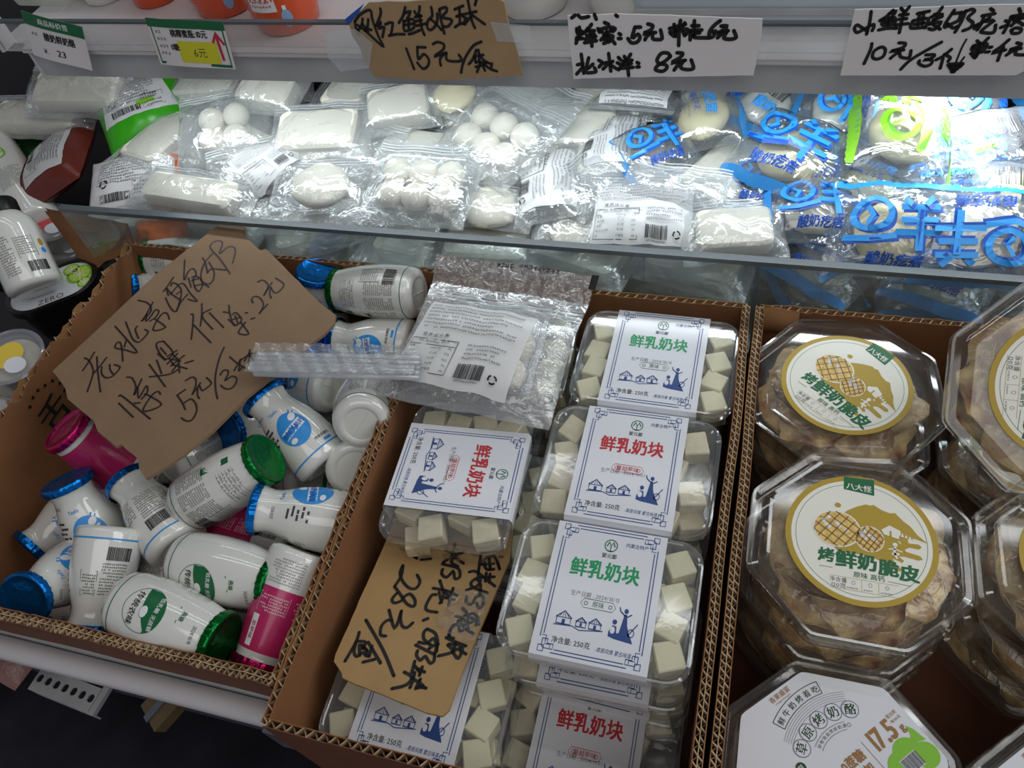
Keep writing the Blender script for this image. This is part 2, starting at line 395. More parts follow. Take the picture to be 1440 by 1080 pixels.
# below the deck, seen past the rail
lw = thing('lower_cabinet', 'dark wooden cabinet under the rail at bottom left', 'cabinet', TR((-.5, .1, -.4)))
for i in range(7):
    b = MB(); b.box(-.6 + i * .17, -.433 + i * .17, -.35, .3, -.03, -.004 - .003 * (i % 2)); b.build('plank', M_dark, lw)
b = MB(); b.box(-.6, .6, .05, .07, 0, .2); b.build('back_board', M_dark, lw)
br = thing('perforated_bracket', 'grey perforated metal bracket under the rail at bottom left', 'bracket', None)
pb0, pb1 = W(52, 952, -.17), W(135, 985, -.17); d = (pb1 - pb0); L = d.length
br.matrix_world = Matrix.Translation(pb0) @ Matrix.Rotation(math.atan2(d.y, d.x), 4, 'Z')
bm = bmesh.new()
def plate_holes(bm, L, Hh, nh, r, t):
    # strip with round holes, built cell by cell
    cw = L / nh; n = 12
    for i in range(nh):
        cx, cy = (i + .5) * cw, 0; c4 = [(-cw / 2, -Hh / 2), (cw / 2, -Hh / 2), (cw / 2, Hh / 2), (-cw / 2, Hh / 2)]
        rel = [(c4[q][0] + (c4[(q + 1) % 4][0] - c4[q][0]) * t_ / 3, c4[q][1] + (c4[(q + 1) % 4][1] - c4[q][1]) * t_ / 3) for q in range(4) for t_ in range(3)]
        outer = [(cx + x, cy + y) for x, y in rel]; inner = [(cx + r * x / math.hypot(x, y), cy + r * y / math.hypot(x, y)) for x, y in rel]
        V = [[bm.verts.new((x, y, z)) for x, y in ring] for z in (0, t) for ring in (outer, inner)]
        for k in range(n):
            j = (k + 1) % n
            bm.faces.new((V[2][k], V[2][j], V[3][j], V[3][k])); bm.faces.new((V[0][j], V[0][k], V[1][k], V[1][j])); bm.faces.new((V[1][k], V[3][k], V[3][j], V[1][j]))
plate_holes(bm, L, .02, 7, .0036, .0015)
me = bpy.data.meshes.new('perforated_plate'); bm.to_mesh(me); bm.free(); me.materials.append(M_shelfdirty)
o = bpy.data.objects.new('perforated_plate', me); COL.objects.link(o); o.parent = br
b = MB(); b.box(0, L, -.0115, -.010, -.02, .0015); b.build('flange', M_shelfdirty, br)
b = MB(); b.box(L, L + .006, -.012, .03, -.004, .001); b.build('cross_strip', M_shelfdirty, br)
bt = thing('yellow_block', 'yellowish plastic block under the middle of the rail', 'block', TR(W(238, 985, -.14), -35, 20))
b = MB(); b.box(-.014, .014, -.02, .02, -.006, .006); b.build('block_body', mat('yellow_plastic', srgb(110, 92, 60), .4, noise_scale=30), bt)
b = MB(); b.box(-.003, .003, -.021, .021, .006, .008); b.build('ridge', M_steel, bt)
pk = thing('wrapped_snack', 'pinkish plastic wrapped pack poking out under the rail at far left', 'packet', TR(W(8, 925, -.12), -10))
def pillowfn(w, h, t, seed, amp=.0012):
    def fn(u, v):
        x, y = (u - .5) * w, (v - .5) * h
        z = t * ((1 - abs(2 * u - 1) ** 2.6) ** .7) * ((1 - abs(2 * v - 1) ** 2.6) ** .7)
        return (x, y, z + amp * noise.noise(Vector((x * 60 + seed, y * 60, seed))))
    return fn
b = MB(); b.grid(pillowfn(.06, .035, .012, 3), 16, 10); b.build('wrapper', mat('pink_wrapper', srgb(150, 110, 104), .3, bump=.6, bscale=150), pk, smooth=True)
b = MB(); b.box(-.034, -.03, -.018, .018, -.001, .0005); b.build('seal', M_straw, pk)
cl = thing('navy_cloth', 'dark navy cloth bunched below the case at bottom left', 'cloth', TR(W(190, 1060, -.3)))
def cf(u, v):
    x, y = (u - .5) * .62, (v - .5) * .22 - .03
    return (x, y, .02 * noise.noise(Vector((x * 9, y * 9, 0))) + .012 * noise.noise(Vector((x * 26, y * 14, 3))) + .03 * math.sin(v * 3.1))
b = MB(); b.grid(cf, 50, 26); b.build('fabric', M_navy, cl, smooth=True)

# ------------------------------------------------------------------ cardboard boxes
def cardwall(root, p0, p1, z0, z1, th, seed, ragged=.0, double=False, inner=M_kraft_in, outer=M_kraft, flute=.0075, dents=0.0):
    """one side panel of corrugated board: two (or three) liners with the fluted paper between them, in root space"""
    p0, p1 = Vector(p0), Vector(p1); d = p1 - p0; L = d.length; d.normalize(); nrm = Vector((d.y, -d.x))    # nrm points out
    n = max(8, int(L / .006))
    def top(t): return z1 + ragged * noise.noise(Vector((t * 55, seed, 0))) * 1.2 + ragged * .8 * noise.noise(Vector((t * 190, seed, 5)))
    def wob(t): return dents * noise.noise(Vector((t * 9, seed, 9)))
    def pt(s_, off, z): q = p0 + d * s_ + nrm * (off + wob(s_ / 1.0)); return (q.x, q.y, z)
    panel = MB(); offs = (-th / 2, th / 2)
    for li, off in enumerate(offs):
        vs = []; t2 = .0006
        for i in range(n + 1):
            s_ = L * i / n; zt = top(s_ + li * .37)
            for o2 in (off - t2 / 2, off + t2 / 2): vs += [pt(s_, o2, z0), pt(s_, o2, zt)]
        fs = []
        for i in range(n):
            a = 4 * i; c = a + 4
            fs += [(a, c, c + 1, a + 1), (a + 2, a + 3, c + 3, c + 2), (a + 1, c + 1, c + 3, a + 3)]
        panel.add(vs, fs, li)
    o = panel.build('side_panel', [inner, outer], root)
    core = MB(); layers = [(-th / 2, 0), (0, th / 2)] if double else [(-th / 2, th / 2)]
    for k, (a0, a1) in enumerate(layers):
        m = int(L / flute * 2 * (1.25 if k else 1)); vs = []; 
        for i in range(m + 1):
            s_ = L * i / m; base = (a0 if i % 2 else a1); zt = top(s_) - .0004 - ragged * .5 * abs(noise.noise(Vector((s_ * 300, seed, 2))))
            s2 = min(L, max(0, s_ + flute * .12 * noise.noise(Vector((s_ * 400, seed, 8)))))
            vs += [pt(s2, base - .0003, zt - .02), pt(s2, base - .0003, zt), pt(s2 + .0005, base + .0003, zt - .02), pt(s2 + .0005, base + .0003, zt)]
        fs = []
        for i in range(m):
            a = 4 * i; c = a + 4
            fs += [(a, c, c + 1, a + 1), (a + 2, a + 3, c + 3, c + 2), (a + 1, c + 1, c + 3, a + 3)]
        core.add(vs, fs)
        if k == 0 and double:
            vs = []
            for i in range(n + 1): s_ = L * i / n; zt = top(s_) - .0004; vs += [pt(s_, -.0003, zt - .02), pt(s_, -.0003, zt), pt(s_, .0003, zt - .02), pt(s_, .0003, zt)]
            core.add(vs, [q for i in range(n) for q in ((4 * i, 4 * i + 4, 4 * i + 5, 4 * i + 1), (4 * i + 1, 4 * i + 5, 4 * i + 7, 4 * i + 3))])
    core.build('corrugated_core', M_flute, o)
    return o
def carton(name, label, x0, x1, y0, y1, z0, z1, walls):
    ox, oy = (x0 + x1) / 2, (y0 + y1) / 2
    r = thing(name, label, 'box', TR((ox, oy, z0)))
    c = [(x0 - ox, y0 - oy), (x1 - ox, y0 - oy), (x1 - ox, y1 - oy), (x0 - ox, y1 - oy)]     # counter-clockwise: front, right, back, left
    for i, kw in enumerate(walls):
        kw = dict(kw); zt = kw.pop('zt', z1)
        cardwall(r, c[i], c[(i + 1) % 4], .001, zt - z0, kw.pop('th', .005), i * 7 + len(label), **kw)
    b = MB(); b.box(x0 - ox + .002, x1 - ox - .002, y0 - oy + .002, y1 - oy - .002, 0, .003); b.build('bottom_panel', M_kraft_dark, r)  # darker brown than the walls: shade of the deep gaps put into the colour
    return r
box_l = carton('cardboard_box', 'ragged brown cardboard box full of small yogurt bottles at left', -.598, -.2575, .101, .474, DECK + .002, 0,
    [dict(ragged=.0045, double=True, th=.008, flute=.006, outer=M_kraft_dark, dents=.003), dict(ragged=.003, th=.004, double=False),
     dict(ragged=.002, th=.004), dict(ragged=.009, double=False, th=.006, dents=.005)])
box_m = carton('cardboard_box', 'brown cardboard box of clear square-lidded cheese packs in the middle', -.2515, .0115, .0755, .465, DECK + .002, 0,
    [dict(ragged=.0015, th=.005, outer=M_kraft_dark), dict(ragged=.0015, th=.006, double=True, flute=.0065, dents=.002),
     dict(ragged=.0008, th=.005, flute=.008), dict(ragged=.003, th=.005)])
box_r = carton('cardboard_box', 'brown cardboard box of stacked octagonal tubs at right', .0215, .34, .045, .466, DECK + .002, 0,
    [dict(ragged=.001, th=.005), dict(ragged=.001, th=.005), dict(ragged=.002, th=.005, flute=.007), dict(ragged=.0022, th=.0065, double=True, flute=.006, dents=.002)])
# bent flap behind the left box, torn tab at the corner of the right box
b = MB()
A, B_, C_, D_ = W(62, 296, 0.0), W(178, 318, .012), W(188, 345, -.002), W(126, 384, -.045)
inv = box_l.matrix_world.inverted()
def flapf(u, v):
    p = (A.lerp(B_, u)).lerp(D_.lerp(C_, u), v); p = inv @ p; return (p.x, p.y, p.z + .003 * noise.noise(Vector((u * 4, v * 4, 1))))
b.grid(flapf, 20, 10); b.grid(lambda u, v: tuple(Vector(flapf(u, v)) + Vector((0, .003, .001))), 20, 10)
b.build('bent_flap', M_kraft_in, box_l, smooth=True)
inv = box_r.matrix_world.inverted()
b = MB(); q0 = inv @ Vector((.024, .462, .004))
b.grid(lambda u, v: (q0.x + u * .028, q0.y - .006 * math.sin(v * 3) - .001, q0.z - v * .03 + .002 * math.sin(u * 5)), 8, 8)
b.build('torn_tab', M_kraft, box_r, smooth=True)
# partly covered stencil print inside the left box wall
pr = Print(.0002)
pr.text('舌', 0, 0, .034, M_ink, bold=.02); pr.text('添', .036, 0, .034, M_ink, bold=.02)
for k in range(6): pr.ell(-.012 + .008 * k, .026 + .004 * math.sin(k), .0018, .0018, M_ink, n=8)
inv = box_l.matrix_world.inverted()
cc = inv @ Vector((-.598 + .0045, .30, -.040))
pr.build('stencil_print', box_l, lambda x, y, z: (cc.x + z + .0015, cc.y + x - .01, cc.z + y))

# ------------------------------------------------------------------ yogurt bottles
def cylmap(prof, R0, off=.0003):
    def rad(z):
        for (r0, z0), (r1, z1) in zip(prof, prof[1:]):
            if z0 <= z <= z1 and z1 > z0: return r0 + (r1 - r0) * (z - z0) / (z1 - z0)
        return prof[-1][0]
    def fn(x, y, z):
        a = x / R0; r = rad(y) + off + z; return (r * math.cos(a), r * math.sin(a), y)
    return fn, rad
P_BLUE = [(.020, 0), (.0235, .001), (.025, .004), (.0253, .012), (.025, .022), (.0242, .034), (.0222, .045), (.0195, .054), (.0172, .061), (.0165, .066), (.0172, .071), (.0188, .0755), (.0198, .0775), (.0198, .079)]
P_GREEN = [(.0175, 0), (.0210, .001), (.0232, .005), (.0247, .014), (.0255, .026), (.0256, .036), (.025, .048), (.0237, .060), (.0218, .071), (.0202, .079), (.0194, .083), (.0205, .085), (.0205, .0865)]
P_PINK = [(.021, 0), (.0240, .001), (.0253, .004), (.0255, .012), (.0245, .030), (.0230, .048), (.0212, .066), (.0200, .076), (.0196, .080), (.0215, .0815), (.0215, .084)]
def foil_lid(root, r, z, m):
    mb = MB(); rnd = random.Random(3)
    wav = [1 + .02 * rnd.uniform(-1, 1) for _ in range(72)]
    fn = lambda a, zz: 1 + (.018 * math.sin(a * 24) + .012 * math.sin(a * 37)) * max(0, min(1, (z + .0008 - zz) / .003))
    mb.lathe([(.0005, z + .0004), (r * .55, z + .0006), (r * .86, z + .0003), (r * .9, z + .0012), (r * .985, z + .0012), (r * 1.02, z + .0004), (r * 1.025, z - .0022), (r * 1.0, z - .0055)], 96, fn=fn)
    return mb.build('foil_lid', m, root, smooth=True)
def base_disc(root, prof):
    mb = MB(); r = prof[0][0]
    mb.lathe([(r, 0), (r * .93, -.0003), (r * .8, .0003), (r * .77, .0008), (.0003, .0011)], 40)
    mb.box(-r * .7, r * .7, -.0003, .0003, .0004, .0012)
    return mb.build('base', M_bottom, root, smooth='auto')
def ringstrip(pr, v, w, m, R0):
    n = 60; pr._add([(2 * math.pi * R0 * i / n, v + s_ * w / 2) for i in range(n + 1) for s_ in (-1, 1)], [(2 * i, 2 * i + 1, 2 * i + 3, 2 * i + 2) for i in range(n)], m)
def mk_blue():
    r = thing('yogurt_bottle', 'b', 'bottle'); mb = MB(); mb.lathe(P_BLUE, 48); mb.build('bottle_body', M_white, r, smooth=True)
    base_disc(r, P_BLUE); foil_lid(r, .0203, .079, M_foil_b)
    R0 = .025; fn, _ = cylmap(P_BLUE, R0); rnd = random.Random(5); pr = Print()
    ringstrip(pr, .0095, .0013, M_sky, R0)
    # round splash emblem with the ribbon of lettering
    pr.ell(0, .036, .0138, .0155, M_sky, rings=4, n=36); pr.lay = 1
    pr.rect(0, .036, .0215, .0072, M_whiteprint, rot=10, nu=8); pr.ell(.006, .045, .004, .003, M_whiteprint, rot=30, rings=2); pr.ell(-.006, .027, .003, .0022, M_whiteprint, rings=2)
    pr.lay = 2; pr.text('原味小酪奶', 0, .036, .0050, M_royal, rot=10, bold=.02, sx=.95)
    pr.lay = 1; pr.line([(.004, .0465), (.009, .0515)], .0013, M_sky); pr.line([(.0065, .0455), (.0115, .049)], .001, M_sky)
    pr.text('Yanfu', -.006, .0575, .0045, M_sky, bold=.015, shear=.3); pr.text('风味发酵乳', .014, .0175, .0030, M_greydark, bold=.01)
    pr.rect(.016, .0130, .007, .0025, M_sky)
    H_ = math.pi * R0
    pr.micro(H_ - .020, .052, .014, 8, .0016, M_ink, rnd, fill=.9); pr.micro(H_ - .004, .050, .020, 11, .0014, M_ink, rnd)
    pr.line([(H_ + .017, .052), (H_ + .030, .052), (H_ + .030, .034), (H_ + .017, .034)], .0003, M_ink, close=True); pr.micro(H_ + .0178, .050, .0115, 7, .0014, M_ink, rnd)
    pr.barcode(H_ + .004, .0205, .018, .010, M_ink, rnd); pr.text('2024/10/21', -.026, .062, .0036, M_greydark, sx=.8)
    for k in range(5): pr.rect(-.024 + .003 * (k % 2), .05 - k * .004, .009, .0018, M_greydark)
    pr.build('printed_label', r, fn); return r
def mk_green():
    r = thing('yogurt_bottle', 'g', 'bottle'); mb = MB(); mb.lathe(P_GREEN, 48); mb.build('bottle_body', M_white, r, smooth=True)
    base_disc(r, P_GREEN); foil_lid(r, .0208, .0865, M_foil_g)
    R0 = .025; fn, _ = cylmap(P_GREEN, R0); rnd = random.Random(8); pr = Print()
    ringstrip(pr, .0085, .0007, M_dgreen, R0)
    pr.ell(0, .035, .0158, .0158, M_dgreen, inner=.975, n=44)
    # green crescent on the right of the ring
    n = 14; vs = []; fs = []
    for j in range(n + 1):
        y = -.0148 + .0296 * j / n; xo = math.sqrt(max(0, .0155 ** 2 - y * y)); xi = min(xo - .0001, -.001 + .35 * y + 2.0 * abs(y) ** 1.5 * .6)
        for k in range(5): vs.append((xi + (xo - xi) * k / 4, .035 + y))
    fs = [(j * 5 + k, j * 5 + k + 1, j * 5 + k + 6, j * 5 + k + 5) for j in range(n) for k in range(4)]
    rot = lambda p: (p[0] * 0 + (p[1] - .035), .035 + p[0])      # crescent towards the lid
    pr._add([rot(p) for p in vs], fs, M_dgreen); pr.lay = 1
    pr.text('传统农味', .0005, .0275, .0058, M_ink, bold=.015, shear=.1); pr.text('低乳糖 无蔗糖', .0, .0445, .0038, M_whiteprint, bold=.01)
    pr.ell(.001, .036, .0042, .003, M_whiteprint, n=20, rings=2); pr.ell(.001, .036, .0042, .003, M_dgreen, inner=.93, n=20, lay=2)
    pr.lay = 1; pr.text('2024/10/18', .004, .0745, .0036, M_greydark, sx=.85); pr.text('燕塘', -.006, .063, .004, M_dgreen, bold=.02); pr.line([(-.012, .058), (.0, .0605)], .0006, M_dgreen)
    H_ = math.pi * R0
    for k in range(3): pr.micro(H_ - .026 + k * .0145, .043, .0135, 14, .0014, M_ink, rnd, lead=1.5)
    pr.rect(H_ - .020, .056, .006, .026, M_dgreen, nu=2); pr.lay = 2; pr.text('酸奶', H_ - .020, .050, .004, M_whiteprint, rot=90); pr.lay = 1
    for k in range(6): pr.rect(H_ + .003, .070 - .0028 * k, .030, .0002, M_greydark, nu=5); pr.micro(H_ - .011, .0703 - .0028 * k, .028, 1, .0013, M_ink, rnd, fill=.7)
    pr.line([(H_ + .015, .050), (H_ + .029, .050), (H_ + .029, .030), (H_ + .015, .030)], .0004, M_ink, close=True); pr.micro(H_ + .016, .0475, .0125, 8, .0014, M_ink, rnd)
    pr.barcode(H_ + .021, .0205, .016, .011, M_ink, rnd); pr.micro(H_ + .013, .0135, .016, 1, .0014, M_ink, rnd)
    pr.build('printed_label', r, fn); return r
def mk_pink():
    r = thing('yogurt_bottle', 'p', 'bottle'); mb = MB(); mb.lathe(P_PINK, 48); mb.build('bottle_body', M_white, r, smooth=True)
    base_disc(r, P_PINK); foil_lid(r, .0218, .084, M_foil_p)
    mb = MB(); mb.lathe([(rr + .00015, z) for rr, z in [(.0246, .0285), (.0230, .048), (.0212, .066), (.0203, .0735)]], 48); mb.build('sleeve', M_pink, r, smooth=True, label='magenta printed sleeve')
    R0 = .025; fn, _ = cylmap(P_PINK, R0); rnd = random.Random(9); pr = Print(); pr.lay = 1
    pr.barcode(-.017, .016, .016, .009, M_ink, rnd, rot=90); pr.micro(-.006, .024, .026, 9, .0013, M_greyink, rnd)
    pr.micro(-.024, .045, .016, 7, .0014, M_whiteprint, rnd); pr.line([(-.004, .046), (.020, .046), (.020, .033), (-.004, .033)], .0003, M_whiteprint, close=True)
    pr.micro(-.003, .0445, .022, 6, .0013, M_whiteprint, rnd); pr.micro(-.024, .064, .014, 7, .0013, M_whiteprint, rnd, lead=1.8)
    pr.rect(.018, .060, .006, .022, M_whiteprint, nu=2); pr.lay = 2; pr.text('草莓味', .018, .060, .0044, M_pink, rot=90, bold=.02)
    pr.build('printed_label', r, fn); return r
ST = {'b': Stock(mk_blue), 'g': Stock(mk_green), 'p': Stock(mk_pink)}
LEN = {'b': .0795, 'g': .087, 'p': .0845}
def bottle(kind, lid, zl, base, zb, roll, label, anchor=.5):
    if 'round white base' in label or 'plain grey-white base' in label: anchor = 0
    pl, pb = W(*lid, zl), W(*base, zb); d = (pl - pb); dist = d.length; d.normalize()
    c = pb.lerp(pl, anchor); b0 = c - d * LEN[kind] * anchor
    t = CAM - c; x = (t - d * t.dot(d)).normalized(); y = d.cross(x)
    M = Matrix((x, y, d)).transposed().to_4x4(); M = Matrix.Translation(b0) @ M @ Matrix.Rotation(R(roll), 4, 'Z')
    ST[kind].place(M, label)
    if abs(dist - LEN[kind]) > .012: print('BOTTLE', label[:40], round(dist, 3))
G_ = 'small yogurt bottles in the left cardboard box'
BL = [
 ('g', (215, 362), -.03, (312, 372), -.04, 180, 'green-foil yogurt bottle lying behind the brown handwritten board, lid to the left'),
 ('b', (196, 402), -.045, (262, 400), -.075, 0, 'blue-foil yogurt bottle mostly hidden under the left edge of the brown board'),
 ('b', (447, 380), .0, (458, 470), -.078, 0, 'upright blue-foil yogurt bottle with its lid showing beside the board corner'),
 ('g', (474, 408), -.018, (590, 412), -.010, 165, 'green-foil yogurt bottle lying by the glass, base against the ziplock bag'),
 ('b', (478, 478), -.045, (575, 486), -.045, -15, 'blue-foil yogurt bottle lying just below the topmost bottle by the glass'),
 ('b', (448, 476), -.035, (392, 530), -.085, 20, 'blue-foil yogurt bottle peeking out under the right corner of the board'),
 ('b', (405, 300), -.10, (398, 370), -.035, 0, 'upside-down yogurt bottle with blue ring behind the board, base showing'),
 ('b', (376, 520), -.062, (470, 545), -.055, 0, 'blue-printed yogurt bottle crossed by the bundle of straws'),
 ('b', (560, 525), -.10, (480, 550), -.055, 0, 'yogurt bottle wedged beneath the straws next to the round green-ringed base'),
 ('b', (374, 562), -.004, (455, 648), -.036, 0, 'blue-foil yogurt bottle with round blue emblem below the straws'),
 ('g', (525, 520), -.060, (508, 597), .0, 200, 'green-ringed yogurt bottle pointing its round white base at the camera'),
 ('b', (520, 610), -.105, (500, 662), -.032, 0, 'yogurt bottle with plain grey-white base under the green-ringed base'),
 ('b', (325, 603), -.048, (410, 572), -.085, 0, 'yogurt bottle with dark blue lid tucked under the right edge of the board'),
 ('p', (104, 612), -.008, (190, 672), -.068, 180, 'magenta yogurt bottle with pink foil lid at the left wall under the board'),
 ('g', (345, 592), -.085, (238, 655), -.055, 180, 'yogurt bottle with black small print half under the lower tip of the board'),
 ('g', (382, 640), .004, (256, 716), -.035, 185, 'green-foil yogurt bottle lying in the middle with its back text upward'),
 ('b', (180, 674), -.028, (256, 774), -.045, 170, 'blue-foil yogurt bottle under the lower tip of the board, blue ring at lower right'),
 ('b', (100, 688), -.018, (152, 775), -.07, -10, 'blue-foil yogurt bottle leaning by the left wall with its lid on top'),
 ('b', (130, 880), -.050, (156, 750), -.024, 150, 'upside-down yogurt bottle with a blue ring near its raised base at lower left'),
 ('b', (42, 838), -.022, (126, 790), -.068, 20, 'blue-foil yogurt bottle in the front left corner with its dark lid facing out'),
 ('b', (370, 716), -.016, (490, 738), -.034, 55, 'blue-foil yogurt bottle lying against the middle partition, lid to the left'),
 ('b', (356, 630), -.078, (438, 668), -.07, 0, 'blue-printed yogurt bottle deep behind the green lid in the centre'),
 ('g', (378, 818), -.025, (268, 792), -.028, 35, 'green-foil yogurt bottle lying above the front one, lid to the right'),
 ('g', (300, 898), -.018, (184, 850), -.012, 0, 'green-foil yogurt bottle at the front wall with the round green emblem upward'),
 ('p', (370, 924), -.045, (424, 788), -.022, 0, 'magenta yogurt bottle standing on its pink foil lid at the front right corner'),
 ('p', (262, 850), -.085, (372, 880), -.085, 60, 'magenta yogurt bottle buried between the two front green-foil bottles'),
 ('g', (374, 944), -.085, (350, 860), -.10, 0, 'green foil lid of a yogurt bottle showing at the bottom right corner of the box'),
 ('g', (150, 810), -.085, (262, 815), -.085, 180, 'yogurt bottle in shadow between the upside-down bottle and the emblem bottle'),
 ('p', (300, 742), -.080, (405, 775), -.085, 60, 'magenta yogurt bottle deep below the blue one by the partition'),
 ('b', (60, 760), -.095, (130, 700), -.10, 0, 'yogurt bottle at the bottom of the pile by the left wall'),
 ('g', (430, 640), -.105, (520, 700), -.105, 0, 'yogurt bottle at the bottom of the pile by the partition below the grey base'),
]
for i, (k, l, zl, bb, zb, ro, lab) in enumerate(BL): bottle(k, l, zl, bb, zb, ro, lab)

rb = random.Random(21)
for iy in range(4):
    for ix in range(4):
        k_ = 'bbgbgbpb'[(ix * 3 + iy) % 8]; x, y = -.553 + ix * .083 + rb.uniform(-.004, .004), .150 + iy * .080
        M = Matrix.Translation((x - .040, y, -.141)) @ Matrix.Rotation(R(90), 4, 'Y') @ Matrix.Rotation(R(rb.uniform(0, 360)), 4, 'Z')
        if ix == 3: continue
        ST[k_].place(M, 'yogurt bottle on the box floor, %s row from the front, %s from the left' % (('first', 'second', 'third', 'last')[iy], ('first', 'second', 'third')[ix]))

# ------------------------------------------------------------------ handwritten signs
BRD = {}
def plane_frame(pt, nrm, xdir=Vector((1, 0, 0))):
    n = nrm.normalized(); x = (xdir - n * xdir.dot(n)).normalized(); y = n.cross(x)
    return Matrix.Translation(pt) @ Matrix((x, y, n)).transposed().to_4x4()
def sign(name, label, M, outline, groups, board_mat, ink, width, th=.0016, curl=0.0, cat='sign', extra=None, boardname='card'):
    inv = M.inverted(); n = M.to_3x3().col[2]; p0 = M.translation
    def loc(px, py):
        d = ray(px, py); t = (p0 - CAM).dot(n) / d.dot(n); q = inv @ (CAM + d * t); return (q.x, q.y)
    r = thing(name, label, cat, M); pts = [loc(*p) for p in outline]
    # board with slightly rough edge and thickness
    dense = []
    for i, a in enumerate(pts):
        c = pts[(i + 1) % len(pts)]; L = math.hypot(c[0] - a[0], c[1] - a[1]); k = max(1, int(L / .006))
        for j in range(k):
            t = j / k; x, y = a[0] + (c[0] - a[0]) * t, a[1] + (c[1] - a[1]) * t; w_ = .0004 * noise.noise(Vector((x * 400, y * 400, 2))); dense.append((x + w_, y + w_))
    bend = lambda x, y: curl * (x * x + y * y * .5) 
    bm = bmesh.new(); vs = [bm.verts.new((x, y, bend(x, y))) for x, y in dense]
    f = bm.faces.new(vs)
    if f.normal.z < 0 or True: bm.normal_update()
    e = bmesh.ops.extrude_face_region(bm, geom=[f])
    for v in e['geom']:
        if isinstance(v, bmesh.types.BMVert): v.co.z -= th
    bmesh.ops.triangulate(bm, faces=[q for q in bm.faces if len(q.verts) > 4])
    bmesh.ops.recalc_face_normals(bm, faces=bm.faces)
    me = bpy.data.meshes.new(boardname); bm.to_mesh(me); bm.free(); me.materials.append(board_mat)
    o = bpy.data.objects.new(boardname, me); COL.objects.link(o); o.parent = r
    pr = Print(.00002)
    for g in groups:
        ox, oy, sc = g[:3]; w_ = g[4] if len(g) > 4 else width
        for st in g[3]:
            pr.stroke([loc(ox + x / sc, oy + y / sc) for x, y in st], w_, ink)
    if extra: extra(pr, loc, r)
    pr.build('handwriting', r, lambda x, y, z: (x, y, bend(x, y) + z + .0003))
    return r, loc
FS = Vector((0, -1, 0.18))
signA = [(480, 0, 10, [[[190,300],[215,420],[250,490]],[[200,290],[270,200],[405,140],[440,280],[520,500],[590,650],[480,560],[350,440]],[[300,260],[290,340],[240,430]],[[230,350],[300,400],[380,440]],[[380,270],[370,370],[330,430]],[[300,340],[350,390],[425,420]],
 [[550,120],[555,200],[490,370],[560,310],[530,400],[600,380],[580,520]],[[620,340],[720,320],[700,480]],[[670,500],[780,480],[890,480]],
 [[900,100],[870,220],[810,320]],[[880,190],[970,160],[930,260]],[[880,290],[890,430],[1020,390],[1010,270],[880,300]],[[890,350],[1010,330]],[[950,270],[950,400]],[[950,480],[1020,460],[1110,420]],[[1030,160],[1070,220]],[[1105,90],[1090,200]],[[1040,240],[1130,220]],[[1040,300],[1130,280]],[[1060,360],[1190,330]],[[1100,210],[1130,380],[1170,490]],
 [[915,680],[960,800],[1025,970]],[[1070,660],[1185,665]],[[1070,660],[1085,830],[1160,760],[1230,830],[1220,920],[1150,965],[1070,880]]]),
 (600, 0, 10, [[[150,190],[150,290],[110,380],[50,420],[10,380],[20,290],[80,220],[65,100]],[[60,270],[130,330],[210,420]],[[180,140],[200,260],[250,470]],[[180,130],[270,100],[280,160],[220,240],[340,270],[350,310],[300,370],[240,370]],
 [[395,130],[515,80]],[[460,110],[470,330]],[[420,230],[500,200]],[[400,380],[480,330],[545,340]],[[580,0],[610,150],[640,300],[680,390]],[[520,200],[700,160]],[[480,200],[540,250]],[[560,250],[520,330]],[[640,210],[560,310]],[[640,210],[820,340]],[[700,0],[680,70]],
 [[90,620],[150,590],[240,620],[230,700],[110,790],[280,740]],[[240,760],[190,830],[200,920]],[[280,740],[280,830],[350,860],[490,850],[455,770]],[[770,585],[660,640],[560,780],[510,900],[485,1020]],[[700,700],[650,830],[595,900]],[[730,700],[740,760],[800,840],[885,890]],[[680,800],[690,880]],[[670,790],[800,770]],[[740,780],[740,860]],[[700,870],[850,880]],[[690,940],[820,900]],[[760,880],[710,1010]],[[790,920],[820,990]],[[820,910],[900,970],[990,1000]],[[920,890],[910,940]]])]
def tapeA(pr, loc, r):
    for (pts, nm) in (([(455, 45), (500, 40), (525, 60), (520, 95), (480, 100), (462, 80)], 'clear_tape'), ([(690, 30), (745, 35), (750, 60), (700, 58)], 'clear_tape')):
        b = MB(); q = [loc(*p) for p in pts]; b.add([(x, y, .001) for x, y in q], [tuple(range(len(q)))]); b.build(nm, M_filmhaze, r)
    b = MB(); q = [loc(*p) for p in [(485, 27), (513, 4), (506, 16), (491, 34)]]; b.add([(x, y, .0006) for x, y in q], [(0, 1, 2, 3)]); b.build('torn_corner', M_royal, r, label='dark blue printed torn corner')
sign('price_sign', 'torn brown cardboard price sign reading 15 yuan per bag on the upper shelf edge', plane_frame(WY(610, 55, .514), FS),
     [(491, 34), (505, 17), (518, 4), (545, 2), (570, 3), (600, 0), (620, -1), (660, -4), (700, -3), (709, 4), (712, 20), (716, 40), (722, 55), (729, 80), (735, 107), (700, 108), (640, 112), (600, 113), (560, 110), (527, 108), (515, 90), (505, 65), (495, 50)],
     signA, M_sign_shelf, M_ink, .0021, extra=tapeA)
